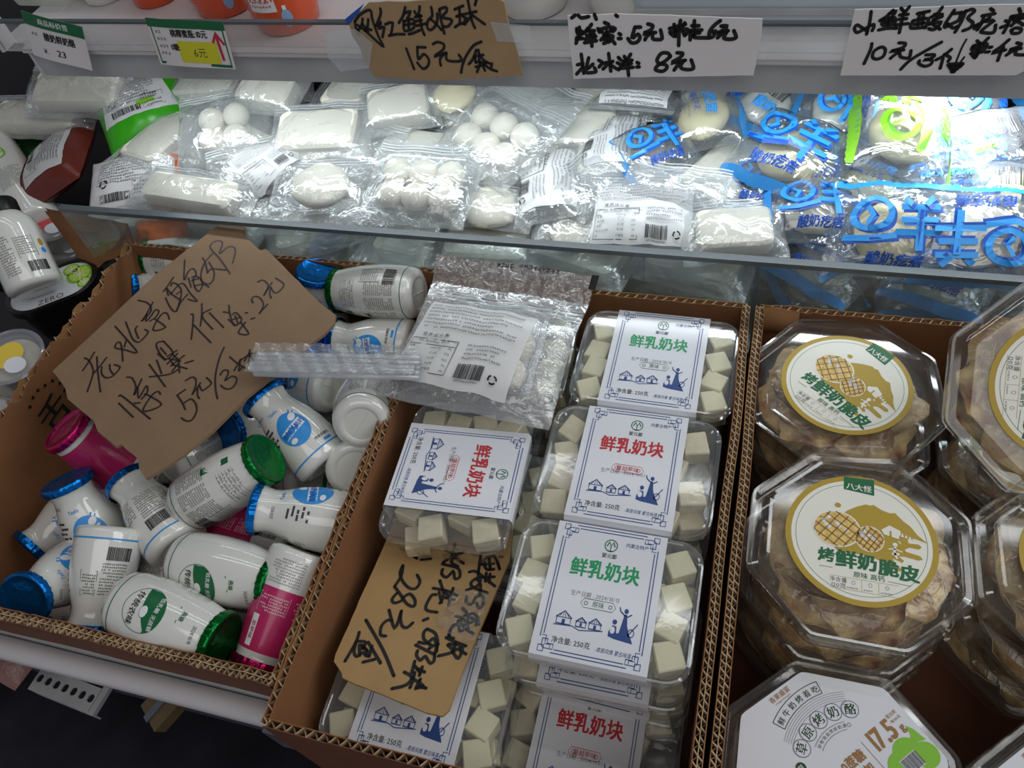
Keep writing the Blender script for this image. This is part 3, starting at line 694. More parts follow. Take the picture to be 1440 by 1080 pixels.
signB = [(796, 10, 10, [[[190,280],[180,400],[140,510]],[[150,300],[160,370]],[[230,340],[200,400],[140,440],[240,440]],[[150,330],[210,330]],[[360,240],[290,330],[240,370]],[[280,330],[400,330]],[[300,300],[380,400],[420,410]],[[290,400],[400,380]],[[270,450],[410,420]],[[260,500],[430,470]],[[350,390],[365,550]],
 [[540,215],[600,240]],[[450,300],[470,350]],[[460,320],[600,280],[690,300],[660,340]],[[500,340],[560,400]],[[640,320],[560,390],[490,460]],[[570,330],[580,390]],[[530,410],[650,400],[640,450],[540,460]],[[590,390],[600,490]],[[530,510],[640,470],[690,515]],[[745,370],[770,385]],[[735,440],[775,440]],
 [[970,280],[1050,280]],[[970,280],[930,430],[1010,380],[1040,430],[1000,490],[920,500],[870,440]],[[1150,235],[1220,260],[1190,320],[1090,370],[1260,355]],[[1180,370],[1130,420],[1110,460]],[[1220,360],[1220,440],[1280,455],[1350,440],[1330,320]],
 [[215,660],[250,930]],[[160,810],[240,790]],[[240,840],[150,940]],[[320,710],[280,900],[340,920],[420,905],[400,850]],[[380,800],[310,860]],[[460,745],[510,780],[465,840]],[[600,650],[630,900]],[[520,790],[590,780],[560,830],[520,870]],[[660,760],[620,800],[720,870]],
 [[735,705],[770,740]],[[720,780],[760,800]],[[740,880],[830,750]],[[820,690],[840,730]],[[910,660],[860,740]],[[800,760],[930,745]],[[800,810],[920,790]],[[760,860],[945,845]],[[860,740],[880,960]],[[1000,775],[1025,790]],[[995,840],[1030,840]],
 [[80,150],[130,110]],[[170,110],[220,150],[320,130]],[[400,100],[425,170]],[[700,110],[725,130]]]),
 (930, 10, 10, [[[130,690],[90,645],[0,650],[-60,740],[-30,790],[60,810],[80,850],[20,900],[-80,880],[-50,820],[50,760],[130,690]],[[115,300],[340,240]],[[180,240],[195,400],[130,370]],[[270,185],[250,330],[245,540]],[[330,220],[290,290]],[[200,330],[370,310],[350,380]],[[200,330],[200,410]],[[120,350],[220,330]],[[300,330],[330,400]],
 [[465,190],[460,400]],[[430,260],[530,260]],[[400,330],[570,320]],[[500,340],[450,400]],[[480,360],[540,360]],[[410,340],[405,460]],[[440,390],[480,425],[680,430]],[[830,190],[750,250],[680,340],[680,420],[730,410],[770,340],[720,350]],[[840,265],[920,265],[870,320],[790,370],[940,330]],[[870,350],[790,430]],[[920,350],[880,430],[960,450],[1050,425],[1020,330]],
 [[220,640],[300,650],[260,710],[145,780],[340,745]],[[260,770],[180,885]],[[310,760],[270,840],[340,875],[450,860],[420,740]]])]
sign('price_sign', 'white folded paper sign with two handwritten lines mid shelf edge', plane_frame(WY(930, 65, .514), FS),
     [(798, 22), (870, 20), (940, 22), (1000, 24), (1072, 27), (1071, 50), (1066, 75), (1060, 106), (1000, 107), (930, 108), (860, 109), (807, 111), (802, 70), (799, 40)], signB, M_paper, M_ink, .0026, boardname='paper_sheet')
signC = [(1180, 0, 10, [[[450,160],[430,310],[385,480]],[[400,440],[310,380],[250,350],[215,400],[250,455],[330,420],[470,345],[490,370],[465,430]],[[760,140],[680,220],[570,290]],[[700,190],[790,160],[740,240]],[[620,270],[610,350],[770,330],[780,250],[620,270]],[[640,310],[760,290]],[[700,250],[680,350]],[[555,420],[680,395],[810,395]],[[870,110],[900,150]],[[990,90],[920,180]],[[850,210],[970,200]],[[840,270],[950,260]],[[780,350],[970,330]],[[910,170],[880,300],[845,460]],
 [[1100,190],[1270,155]],[[1040,290],[1250,260],[1210,390]],[[1040,290],[1010,390],[1210,380]],[[1130,180],[1110,350]],[[1190,170],[1170,340]],[[1060,340],[1200,320]],
 [[460,610],[440,700],[350,895]],[[560,670],[490,720],[470,800],[530,830],[620,790],[650,700],[610,660],[560,670]],[[840,600],[930,610],[890,670],[720,720],[910,700]],[[840,730],[780,770],[720,820]],[[850,740],[870,800],[980,810],[1010,710]],[[1440,590],[1150,750],[980,860],[865,975]],[[1220,770],[1340,770],[1290,820],[1190,840],[1300,840],[1290,900],[1200,930],[1120,890],[1130,850]]]),
 (1296, 0, 10, [[[290,100],[220,190],[130,240]],[[180,200],[290,200]],[[160,280],[290,230]],[[220,240],[160,300],[110,340]],[[130,330],[270,310],[180,410],[100,400]],[[160,340],[260,410]],[[460,140],[340,320],[330,380],[430,330],[520,280],[560,170]],[[360,330],[440,390],[500,370]],[[440,190],[560,175]],[[620,150],[560,300],[470,450]],[[600,170],[700,130],[740,160],[650,250],[720,320],[680,390],[580,430]],
 [[970,120],[1010,150]],[[850,220],[1030,190]],[[880,220],[840,330],[780,420]],[[730,370],[860,310]],[[740,400],[800,350]],[[960,240],[900,290]],[[900,300],[1010,290],[850,420],[860,455],[1010,455],[1040,350]],[[1370,120],[1390,170]],[[1260,230],[1440,200]],[[1260,230],[1210,350],[1150,460]],[[1180,290],[1220,310]],[[1110,385],[1210,350]],[[1310,230],[1300,300]],[[1370,220],[1360,290]],[[1280,270],[1430,250]],[[1260,360],[1340,300],[1430,350]],[[1260,420],[1330,390],[1400,410],[1370,460],[1280,465],[1260,420]],
 [[420,690],[300,790],[200,840]],[[320,760],[400,810],[370,860]],[[300,820],[260,960]],[[780,570],[820,620]],[[940,530],[850,620]],[[730,640],[910,610],[880,690],[710,700],[730,640]],[[720,670],[890,650]],[[820,600],[790,720],[750,800]],[[690,750],[850,730]],[[710,770],[750,810],[790,750]],[[950,665],[985,660]],[[895,730],[950,725]],[[1230,555],[1120,650],[1000,740],[1180,700]],[[1150,660],[1110,740],[1070,850]],[[1340,600],[1400,620],[1350,660],[1230,700],[1400,680]],[[1300,700],[1190,775]],[[1340,690],[1320,760],[1440,770]]]),
 (1296, 0, 10, [[[380,910],[570,900]],[[400,940],[540,930]],[[420,970],[500,960]],[[430,1000],[455,1000]]], .0030), (1296, 0, 10, [[[630,550],[560,680],[480,880]],[[600,800],[540,880]]], .0012)]
sign('price_sign', 'white paper price sign with a drawn arrow at the right end of the shelf', plane_frame(WY(1320, 60, .514), FS),
     [(1202, 14), (1270, 12), (1360, 8), (1445, 6), (1446, 40), (1440, 100), (1429, 106), (1350, 106), (1270, 106), (1182, 106), (1187, 80), (1195, 45)], signC, M_paper, M_ink, .0021, boardname='paper_sheet')
# two printed shelf tickets
def ticket(label, px, w, h, kind, rot):
    r = thing('price_ticket', label, 'price tag', plane_frame(WY(*px, .5135), FS) @ Matrix.Rotation(R(rot), 4, 'Z'))
    b = MB(); b.grid(lambda u, v: ((u - .5) * w, (v - .5) * h, .001 * math.sin(u * 5)), 12, 4); b.build('ticket_card', M_paper, r, smooth=True)
    pr = Print(.00003); pr.lay = 1; rnd = random.Random(4)
    if kind == 0:
        pr.rect(0, h * .36, w, h * .28, M_dgreen, nu=12); pr.lay = 2; pr.text('商品标价签', 0, h * .36, .0055, M_whiteprint, bold=.02)
        pr.text('酸奶鲜奶酪', .003, h * .04, .0075, M_ink, bold=.03, sx=.75); pr.text('¥.', -.012, -.30 * h, .006, M_ink); pr.text('23', .002, -.28 * h, .008, M_ink, bold=.02)
        pr.micro(-.023, .0005, .007, 1, .003, M_greyink, rnd)
    else:
        pr.line([(-w * .46, -h * .44), (w * .46, -h * .44), (w * .46, h * .36), (-w * .46, h * .36)], .0022, M_dgreen, close=True); pr.rect(0, h * .42, w, h * .18, M_dgreen, nu=12)
        pr.lay = 2; pr.rect(.006, -h * .17, w * .50, h * .46, mat('yellow_print', srgb(220, 216, 40), .5), nu=6)
        pr.lay = 3; pr.text('桃椰蜜瓶:10元', .001, h * .22, .0066, M_ink, bold=.03, sx=.8); pr.text('0糖:', -.014, -h * .08, .006, M_ink, bold=.03, sx=.8); pr.text('6元', .007, -h * .18, .0085, M_ink, sx=.9)
        pr.line([(w * .38, -h * .32), (w * .36, h * .22)], .0024, M_redink); pr.line([(w * .30, h * .05), (w * .36, h * .26), (w * .44, h * .02)], .0022, M_redink)
        pr.micro(-w * .42, h * .2, .009, 4, .0026, M_greyink, rnd, lead=2.2)
    pr.build('ticket_print', r, lambda x, y, z: (x, y, .001 * math.sin((x / w + .5) * 5) + z + .0003))
ticket('white price ticket with a green top band at the left end of the shelf edge', (80, 58), .056, .038, 0, -14)
ticket('green-framed price ticket with a yellow field and red arrow on the shelf edge', (268, 62), .070, .037, 1, -3)

signD = [(100, 440, 10, [[[190,635],[250,670],[300,760],[310,860],[240,1080],[230,1110]],[[330,555],[250,690],[165,815]],[[365,620],[375,800],[410,1080],[420,1110]],[[500,630],[400,760],[310,860]],[[435,760],[430,850],[480,910],[560,905],[630,850],[690,765],[610,730]],[[545,730],[550,800],[590,860]],
 [[620,190],[780,370],[930,560],[750,520],[640,500],[620,470],[650,420],[690,420],[715,500],[730,680]],[[780,380],[750,480]],[[770,130],[820,260],[870,370],[940,415],[1000,380],[1085,275],[1040,235]],[[935,190],[905,240],[950,360]]]),
 (0, 260, 3.6, [[[700,585],[750,600],[765,640],[720,690]],[[775,595],[745,650],[718,690]],[[745,650],[740,690],[765,665],[785,635],[805,640],[790,670],[760,690]],[[858,680],[845,650],[815,660],[775,735],[838,722],[785,680]]]),
 (200, 330, 10, [[[440,600],[340,750],[300,800]],[[340,750],[370,860]],[[330,890],[400,1030],[480,1080],[540,900],[550,780],[490,700],[420,680],[410,720]],[[350,760],[430,850],[540,920]],[[500,720],[400,840]],[[540,800],[480,840]],[[500,720],[580,690],[680,830],[775,940],[650,910]],[[640,840],[540,960],[480,1080]],
 [[600,360],[590,640],[650,520],[720,480],[760,560],[700,650]],[[650,610],[690,740]],[[700,600],[780,590],[850,690],[800,800],[740,740],[720,650]],[[740,720],[860,700],[940,740]],[[720,640],[790,620]],
 [[850,330],[890,400],[920,540]],[[990,270],[880,400],[830,540],[840,650],[930,700],[1000,640],[1010,520],[940,390]],[[920,540],[980,485],[1180,500]],[[1235,550],[1100,350],[960,190],[1000,110],[1090,90],[1130,130],[1090,270],[1200,180],[1290,180],[1310,250],[1275,400]]]),
 (150, 480, 7.5, [[[130,580],[180,590],[460,820]],[[130,655],[280,800]],[[290,655],[350,650]],[[215,380],[270,390],[310,480],[290,570],[370,400]],[[330,480],[340,600],[420,470],[430,540],[370,610]],[[570,560],[540,530],[470,580],[385,740],[580,670],[440,570],[400,560]],
 [[450,245],[620,480]],[[530,200],[580,340]],[[455,375],[600,360],[690,340],[750,300]],[[600,0],[530,20],[540,90],[620,190],[700,120],[600,0]],[[540,130],[620,200]],[[570,70],[630,140]],[[640,240],[750,130]],[[640,160],[740,100]],[[680,260],[820,150]],[[690,190],[780,210]],[[700,250],[850,290]],[[760,200],[770,330]],[[830,230],[915,205]],[[690,320],[760,230]],[[660,180],[700,240]],[[700,140],[760,200]],
 [[1240,65],[1190,180],[1150,350],[1150,500],[1170,605]],[[1200,355],[1230,310],[1280,310],[1280,350],[1250,415],[1320,370],[1370,390],[1360,450],[1310,500],[1250,500],[1205,465]],[[745,570],[800,650],[830,720]],[[745,570],[830,510]],[[820,650],[890,610],[940,660],[950,740],[900,830],[840,840],[790,810]],[[835,415],[900,380],[940,400],[940,470],[905,560]],[[990,440],[950,500],[905,560]],[[960,500],[960,570],[980,605]],[[980,470],[1010,520],[1060,490],[1105,440],[1055,385]]]),
 (240, 380, 7.5, [[[215,465],[240,490],[220,730]],[[245,580],[425,765]],[[330,355],[330,460],[315,590]],[[430,410],[330,480],[445,625]],[[410,450],[560,605]],[[615,370],[625,460],[660,570],[700,580],[750,520],[690,450],[650,470]],[[555,440],[620,450]],[[610,520],[680,580]],[[660,520],[730,500]],[[680,480],[710,560]],[[740,550],[825,675],[715,660],[790,550]],[[790,450],[810,450]],[[850,515],[885,505]],
 [[870,345],[855,310],[880,280],[930,285],[970,330],[975,390],[935,460],[960,430],[1025,360]],[[920,125],[960,105],[1000,120],[1030,170],[985,265]],[[1070,130],[1020,210],[990,260]],[[1060,180],[1045,240],[1060,295]],[[1060,190],[1100,240],[1150,220],[1195,150],[1110,85]],
 [[625,915],[700,980],[800,1040]],[[740,940],[670,1060]],[[740,940],[720,1060],[760,1020]],[[910,885],[850,880],[740,950]],[[835,840],[830,1010]],[[830,870],[780,960]],[[835,900],[880,960]]])]
sign('price_sign', 'large torn brown cardboard sign with dark handwriting lying on the yogurt bottles', plane_frame(W(270, 490, .026), Vector((.03, -.02, 1))),
     [(328, 305), (338, 309), (345, 320), (342, 330), (366, 352), (374, 350), (420, 396), (449, 425), (472, 443), (470, 455), (455, 470), (432, 487), (395, 520), (345, 560), (300, 605), (258, 640), (215, 668), (205, 673), (196, 660), (194, 645), (170, 625), (163, 628), (137, 606), (132, 592), (95, 561), (92, 546), (74, 522), (80, 516), (130, 470), (220, 385), (300, 322), (320, 308)],
     signD, M_sign_brown, M_brownink, .0016, th=.003)
signE = [(560, 750, 7.5, [[[870,240],[850,380]],[[870,310],[930,260],[1020,250],[1070,380]],[[900,280],[930,380],[1010,380]],[[960,270],[970,370]],[[880,330],[1010,320]],[[870,210],[1030,190]],[[750,410],[830,410],[1020,560]],[[850,380],[840,500]],[[930,420],[920,510]],[[1015,460],[860,470]],[[970,430],[960,520]],[[1070,250],[1100,250]],
 [[820,480],[770,520],[790,570],[940,630]],[[720,600],[830,560],[870,500]],[[870,540],[860,640],[820,680]],[[720,670],[720,730],[780,750],[830,660],[900,680],[890,760],[850,790],[830,740]],[[860,640],[900,680]],
 [[680,790],[760,880],[850,960]],[[700,870],[800,850],[850,930],[820,970]],[[720,830],[740,920]],[[610,880],[680,900],[740,980]],[[630,920],[700,1000],[790,1060]],[[620,960],[560,1000],[540,1080]],[[640,960],[650,1030],[690,1020]],[[700,960],[780,940]],[[680,900],[660,960],[740,1000]],
 [[500,180],[600,220],[700,200]],[[600,110],[560,250],[470,320],[630,370],[650,460],[600,480],[590,420]],[[590,250],[690,320]],[[640,210],[560,300],[630,350]],[[470,380],[460,430],[510,465],[580,400]],
 [[440,500],[480,650],[440,740]],[[370,580],[520,610],[620,660]],[[430,620],[460,730]],[[490,620],[560,690]],[[580,580],[530,760]],[[400,650],[350,660],[290,800],[410,835]],[[500,680],[590,700]],[[265,920],[315,900]],
 [[50,340],[20,420],[50,510],[120,580],[190,580],[230,510],[200,440]],[[30,160],[60,180]],[[160,240],[200,268]],[[240,280],[345,270]]]),
 (360, 780, 3.6, [[[745,60],[735,110],[702,162]],[[702,162],[730,200],[765,250],[800,262],[805,230],[780,200],[750,215],[735,235],[700,245],[690,225],[715,195]]]),
 (470, 850, 7.5, [[[1265,215],[1230,270],[1210,340],[1260,360]],[[1180,350],[1250,385],[1390,440]],[[1200,430],[1250,500],[1100,545]],[[1210,420],[1350,440],[1310,570],[1250,500]],[[1280,400],[1260,500]],[[1320,480],[1390,525]],[[1260,490],[1330,460]],
 [[580,60],[640,250],[710,70]],[[710,70],[700,150],[720,230],[770,245],[830,195]],[[610,170],[560,170],[500,230],[490,320],[545,335]],[[335,165],[420,310],[530,510],[630,755]],
 [[265,295],[230,400],[115,600]],[[240,390],[330,400],[300,470]],[[230,400],[210,500],[240,550],[300,510],[350,550],[330,470],[270,430],[270,540]],[[360,400],[490,620]],[[400,440],[370,550]],[[305,610],[430,580]],[[300,440],[350,490]],
 [[890,400],[980,410],[1050,360],[1080,440],[1060,530]],[[980,260],[945,300],[950,370],[1020,430]],[[980,260],[1060,300],[1090,380],[1080,500]],[[860,430],[1060,530]],[[1100,420],[1040,440],[1000,470]],[[880,490],[870,540],[910,590],[960,550],[1010,620],[1050,600],[1060,550]],
 [[850,600],[820,720]],[[850,650],[910,720]],[[930,660],[900,750]],[[880,680],[955,715]],[[740,715],[820,770],[760,850],[610,890]],[[850,720],[830,800],[800,880]],[[820,780],[940,860],[880,880]],[[910,790],[860,890]],[[900,860],[970,885]]])]
def tapeE(pr, loc, r):
    b = MB(); q = [loc(*p) for p in [(610, 880), (640, 828), (690, 835), (668, 900), (655, 905)]]; b.add([(x, y, .0008) for x, y in q], [tuple(range(5))]); b.build('clear_tape', clear('tape', (.98, .97, .95), .05, rough=.12, ior=1.6, bump=1, bscale=120), r)
sign('price_sign', 'tan cardboard sign with thick black handwriting tucked under the turned cheese pack', plane_frame(W(590, 880, -.030), Vector((-.05, .14, 1))),
     [(560, 720), (722, 740), (716, 790), (690, 850), (667, 905), (648, 950), (632, 998), (622, 1007), (600, 1002), (570, 990), (535, 975), (500, 962), (482, 953), (480, 945), (470, 930), (472, 920), (490, 880), (505, 845), (530, 790)],
     signE, M_sign_tan, M_ink, .0024, th=.0022, extra=tapeE)

# ------------------------------------------------------------------ milk-cube packs (rounded clear boxes with a paper band)
BW, BD, BH = .126, .097, .040
def rrect(w, d, r, z, n=5):
    pts = []
    for cx, cy, a0 in ((w / 2 - r, d / 2 - r, 0), (-w / 2 + r, d / 2 - r, 90), (-w / 2 + r, -d / 2 + r, 180), (w / 2 - r, -d / 2 + r, 270)):
        for k in range(n + 1):
            a = R(a0 + 90 * k / n); pts.append((cx + r * math.cos(a), cy + r * math.sin(a), z))
    return pts
def art_label(pr, title_mat, flavour, fl_mat, date):
    B = M_blueink; pr.lay = 1
    for k, (hx, y0, y1) in enumerate(((.0325, -.0405, .0415), (.0305, -.0385, .0395))):
        g = .0085
        pr.line([(-hx + g, y1), (hx - g, y1)], .0006, B); pr.line([(-hx + g, y0), (hx - g, y0)], .0006, B)
        pr.line([(-hx, y0 + g), (-hx, y1 - g)], .0006, B); pr.line([(hx, y0 + g), (hx, y1 - g)], .0006, B)
    for sx in (-1, 1):
        for sy, yy in ((1, .0405), (-1, -.0395)):
            def P_(x, y): return (sx * (.0315 - x), yy - sy * y)
            for pts in ([(-.001, -.001), (.0025, -.001), (.0025, .0025), (-.001, .0025)], [(.0025, .001), (.0085, .001), (.0085, .004), (.0045, .004), (.0045, .0065), (.001, .0065), (.001, .0025)], [(.0025, .0035), (.0065, .0035), (.0065, .0015)], [(.003, .0045), (.003, .0085), (.0, .0085)]):
                pr.line([P_(*q) for q in pts], .0005, B, close=len(pts) > 3)
    pr.ell(.001, .0315, .0045, .0042, M_dgreen, inner=.85, n=24); pr.line([(-.0018, .0308), (-.0004, .0338), (.001, .0312), (.0024, .0338), (.0038, .0308)], .0008, M_dgreen); pr.line([(.001, .0312), (.001, .0280)], .0006, M_dgreen); pr.rect(.001, .0278, .004, .0006, M_dgreen)
    pr.text('蒙元都', .001, .0245, .0034, M_greydark, bold=.02); pr.text('内蒙古特产', .0185, .0335, .0031, B, bold=.005)
    pr.text('鲜乳奶块', 0, .0140, .0125, title_mat, bold=.030, sx=.93)
    pr.text('生产日期 : ' + date, -.003, -.0025 if flavour == '原味' else -.0065, .0036, M_greyink, sx=.95)
    fy = -.0075 if flavour == '原味' else -.0035; hw = .0115
    pr.line([(-hw, fy), (-hw + .002, fy + .0028), (hw - .002, fy + .0028), (hw, fy), (hw - .002, fy - .0028), (-hw + .002, fy - .0028)], .0003, fl_mat, close=True)
    pr.text(flavour, 0, fy, .0040, fl_mat)
    for s_ in (-1, 1): pr.ell(s_ * (hw - .0035), fy, .0013, .0013, fl_mat, inner=.7, n=12)
    # three round tents
    for x, s_ in ((-.020, 1.15), (-.0085, .8), (.0005, .95)):
        y = -.0215
        pr.line([(x - .0045 * s_, y + .0025 * s_), (x, y + .006 * s_), (x + .0045 * s_, y + .0025 * s_)], .0007, B); pr.line([(x - .0045 * s_, y + .0025 * s_), (x + .0045 * s_, y + .0025 * s_)], .0005, B)
        pr.line([(x - .004 * s_, y + .0025 * s_), (x - .004 * s_, y - .001), (x + .004 * s_, y - .001), (x + .004 * s_, y + .0025 * s_)], .0006, B)
        pr.rect(x, y + .0005, .0018 * s_, .0025 * s_, B)
        for q in range(4): pr.line([(x + (q - 1.5) * .002 * s_, y + .0024 * s_), (x + (q - 1.5) * .0008 * s_, y + .005 * s_)], .00035, B)
    pr.line([(-.026, -.0235), (-.014, -.0228), (-.009, -.0245), (.006, -.0225)], .0006, B)
    # seated and standing figures
    pr.poly([(.0095, -.0245), (.0135, -.0255), (.0255, -.0265), (.0240, -.0235), (.0225, -.0215), (.0205, -.0165), (.0195, -.010), (.0178, -.010), (.0168, -.0165), (.0160, -.0215), (.0145, -.0220), (.0140, -.0180), (.0115, -.0175), (.0095, -.0215)], B)
    pr.ell(.0125, -.0155, .0015, .0016, B, n=10); pr.ell(.0187, -.0080, .0014, .0016, B, n=10); pr.line([(.0185, -.011), (.0150, -.0085), (.0142, -.0060)], .0008, B); pr.line([(.0195, -.0115), (.0225, -.0095)], .0008, B)
    pr.line([(.0215, -.0225), (.0270, -.0145)], .0007, B); pr.ell(.0235, -.0205, .0022, .0026, B, inner=.75, n=14)
    pr.lay = 2; pr.ell(.0118, -.0205, .0016, .0022, M_label, n=10); pr.lay = 1
    pr.text('净含量: 250克', -.0125, -.0325, .0043, M_greydark, bold=.015, sx=.95); pr.text('-草原风情 蒙古味道-', .015, -.0335, .0031, B, sx=.85, shear=.15)
def mk_pack(title, flavour, fl, date, cm, seed):
    def f():
        r = thing('cheese_pack', 'pack', 'food pack'); rnd = random.Random(seed)
        z = 0                              # root at the middle of the lid's top; the box hangs below it
        mb = MB(); lid = [rrect(BW * .93, BD * .91, .013, -.0006), rrect(BW * .945, BD * .93, .014, 0), rrect(BW * .965, BD * .955, .015, -.0002), rrect(BW * .975, BD * .965, .015, -.0022), rrect(BW * .995, BD * .99, .016, -.0026), rrect(BW, BD, .016, -.0035), rrect(BW, BD, .016, -.0075), rrect(BW * .985, BD * .98, .015, -.0078)]
        mb.loops(lid); mb.add(lid[0], [tuple(range(len(lid[0])))]); mb.build('lid', M_lidclear, r, smooth='auto')
        mb = MB(); base = [rrect(BW * .985, BD * .98, .015, -.0080), rrect(BW * .95, BD * .94, .014, -.0085), rrect(BW * .93, BD * .91, .014, -.0200), rrect(BW * .90, BD * .87, .013, -.0375), rrect(BW * .86, BD * .82, .012, -.0395)]
        mb.loops(base, cap1=True); mb.build('tray', M_clear, r, smooth='auto')
        mb = MB(); w = .0375; pts = [(-BD / 2 * .97, -.020), (-BD / 2 - .0006, -.0075), (-BD / 2 - .0006, -.003), (-BD / 2 * .975, .0006), (BD / 2 * .975, .0006), (BD / 2 + .0006, -.003), (BD / 2 + .0006, -.0075), (BD / 2 * .97, -.020)]
        vs = [(x, p[0], p[1]) for p in pts for x in (-w, w)]; mb.add(vs, [(2 * i, 2 * i + 1, 2 * i + 3, 2 * i + 2) for i in range(len(pts) - 1)]); mb.build('paper_band', M_label, r)
        pr = Print(.00005); art_label(pr, title, flavour, fl, date); pr.build('printed_label', r, lambda x, y, z: (x, y * 1.1, z + .0007))
        cubes = []
        for i in range(3):
            bm = bmesh.new(); bmesh.ops.create_cube(bm, size=1)
            for v in bm.verts: v.co = Vector((v.co.x * rnd.uniform(.0165, .020), v.co.y * rnd.uniform(.0165, .0195), v.co.z * rnd.uniform(.014, .017)))
            bmesh.ops.bevel(bm, geom=bm.edges[:], offset=.0009, segments=1, affect='EDGES')
            me = bpy.data.meshes.new('milk_cube'); bm.to_mesh(me); bm.free(); me.materials.append(cm); cubes.append(me)
        spots = []
        for j in range(4):
            y = -.031 + j * .0205
            spots += [(-.048 + rnd.uniform(-.002, .003), y, -.0125), (.047 + rnd.uniform(-.003, .002), y, -.0125)]
            if j % 2 == 0: spots += [(-.030 + rnd.uniform(-.002, .002), y, -.0125 - .004), (.030, y, -.0125 - .004), (-.05, y + .006, -.028), (.05, y + .006, -.028)]
        for (x, y, zz) in spots:
            if rnd.random() < .08: continue
            c = bpy.data.objects.new('milk_cube', rnd.choice(cubes)); COL.objects.link(c); c.parent = r
            lim = lambda v, m: max(-m, min(m, v))
            c.location = (lim(x, .048), lim(y + rnd.uniform(-.002, .002), .034), zz - rnd.uniform(0, .003)); c.rotation_euler = (rnd.uniform(-.15, .15), rnd.uniform(-.15, .15), rnd.uniform(-.5, .5))
        return r
    return f
PG = Stock(mk_pack(M_greenink, '原味', M_dgreen, '2024/10/15', M_cheese, 1))
PR_ = Stock(mk_pack(M_redink, '蔓越莓味', M_redink, '2024/11/01', M_cheese2, 2))
def pack(st, x, y, z, rz, lab, rx=0, ry=0, grp=None): return st.place(TR((x, y, z), rz, rx, ry), lab, grp)
pack(PG, -.054, .400, -.001, -.5, 'clear cheese pack with green title, first at the back by the divider', rx=0)
pack(PR_, -.059, .2985, .0005, 0, 'clear cheese pack with red title lying between two green-titled packs', rx=0)
pack(PG, -.061, .1995, -.001, 0, 'clear cheese pack with green title, nearer of the two, right above the front red pack', rx=0)
pack(PR_, -.061, .1225, -.087, 0, 'clear cheese pack with red title lowest at the bottom edge of the picture')
pack(PR_, -.1835, .2755, -.002, -87, 'clear cheese pack with red title turned sideways against the left partition', rx=0, ry=-2)
pack(PG, -.1745, .1255, -.045, 0, 'clear cheese pack half covered by the tan handwritten sign at the front')
pack(PG, -.187, .402, -.010, 1, 'clear cheese pack mostly hidden under the ziplock bag')
for (x, y, z, s_) in ((-.061, .400, -.0425, PR_), (-.059, .2975, -.0425, PG), (-.060, .195, -.0435, PR_), (-.058, .1975, -.0855, PG), (-.187, .402, -.052, PR_), (-.18, .275, -.0445, PG), (-.176, .28, -.0865, PR_), (-.176, .123, -.0865, PR_), (-.06, .40, -.0845, PG), (-.187, .402, -.0925, PR_), (-.06, .2975, -.0845, PR_), (-.059, .401, -.1265, PR_), (-.059, .298, -.1265, PG), (-.059, .196, -.1275, PG), (-.060, .1, -.129, PR_), (-.186, .402, -.1345, PG), (-.181, .278, -.1285, PR_), (-.177, .125, -.1285, PG)):
    where = {(-.061, .400): 'the back green-titled pack'}.get((x, y), None)
    ly = 'second' if z > -.06 else ('third' if z > -.1 else 'bottom')
    col = 'left column' if x < -.1 else 'right column'; row = 'back' if y > .35 else ('middle' if y > .24 else 'front')
    pack(s_, x, y, z, random.uniform(-2, 2), 'cheese pack in the %s layer of the %s stack, %s, %s' % (ly, row, col, 'green title' if s_ is PG else 'red title'))

# ------------------------------------------------------------------ octagonal tubs
OW = .137
def octa(w, z, rc=.004):
    a = w / 2; pts = []
    Rr = a / math.cos(R(22.5))
    for k in range(8):
        c0 = R(22.5 + 45 * k); p = Vector((Rr * math.cos(c0), Rr * math.sin(c0), z))
        d1 = Vector((-math.sin(R(45 * k)), math.cos(R(45 * k)), 0)); d2 = Vector((-math.sin(R(45 * (k + 1))), math.cos(R(45 * (k + 1))), 0))
        pts += [tuple(p - d1 * rc), tuple(p + (-d1 + d2) * rc * .22), tuple(p + d2 * rc)]
    return pts
def mk_crisp(seed, r, mats):
    rnd = random.Random(seed); mb = MB(); n = 22; k = 5; vs = []; ph = rnd.uniform(0, 6)
    for s_ in (0, 1):
        for j in range(k + 1):
            for i in range(n):
                a = 2 * math.pi * i / n; rr = r * (j / k) * (1 + .06 * noise.noise(Vector((a * 3, 1, seed))) * (j == k) + .15 * noise.noise(Vector((math.cos(a) * 2, math.sin(a) * 2, seed))) + .04 * math.sin(5 * a + ph) + .02 * math.sin(11 * a))
                zz = .0035 * math.sin(2 * a + ph) * (j / k) ** 2 + .002 * noise.noise(Vector((rr * 90 * math.cos(a), rr * 90 * math.sin(a), seed))) + .0007 * math.sin(rr * 700 * math.cos(a)) * (j / k) + (.0014 if s_ else 0)
                vs.append((rr * math.cos(a), rr * math.sin(a), zz))
    fs = []; m = (k + 1) * n
    for j in range(k):
        for i in range(n):
            q = (i + 1) % n; A_ = (j * n + i, j * n + q, (j + 1) * n + q, (j + 1) * n + i); fs.append(A_[::-1]); fs.append(tuple(x + m for x in A_))
    for i in range(n): q = (i + 1) % n; fs.append((k * n + i, k * n + q, m + k * n + q, m + k * n + i))
    mb.add(vs, fs); return mb.data('milk_crisp', mats, True)
CR = [mk_crisp(i, (.026, .022, .028, .020, .024, .025)[i], [M_crisp, M_crisp2][i % 2]) for i in range(6)]
SL = [mk_crisp(20 + i, .026, M_slice) for i in range(2)]
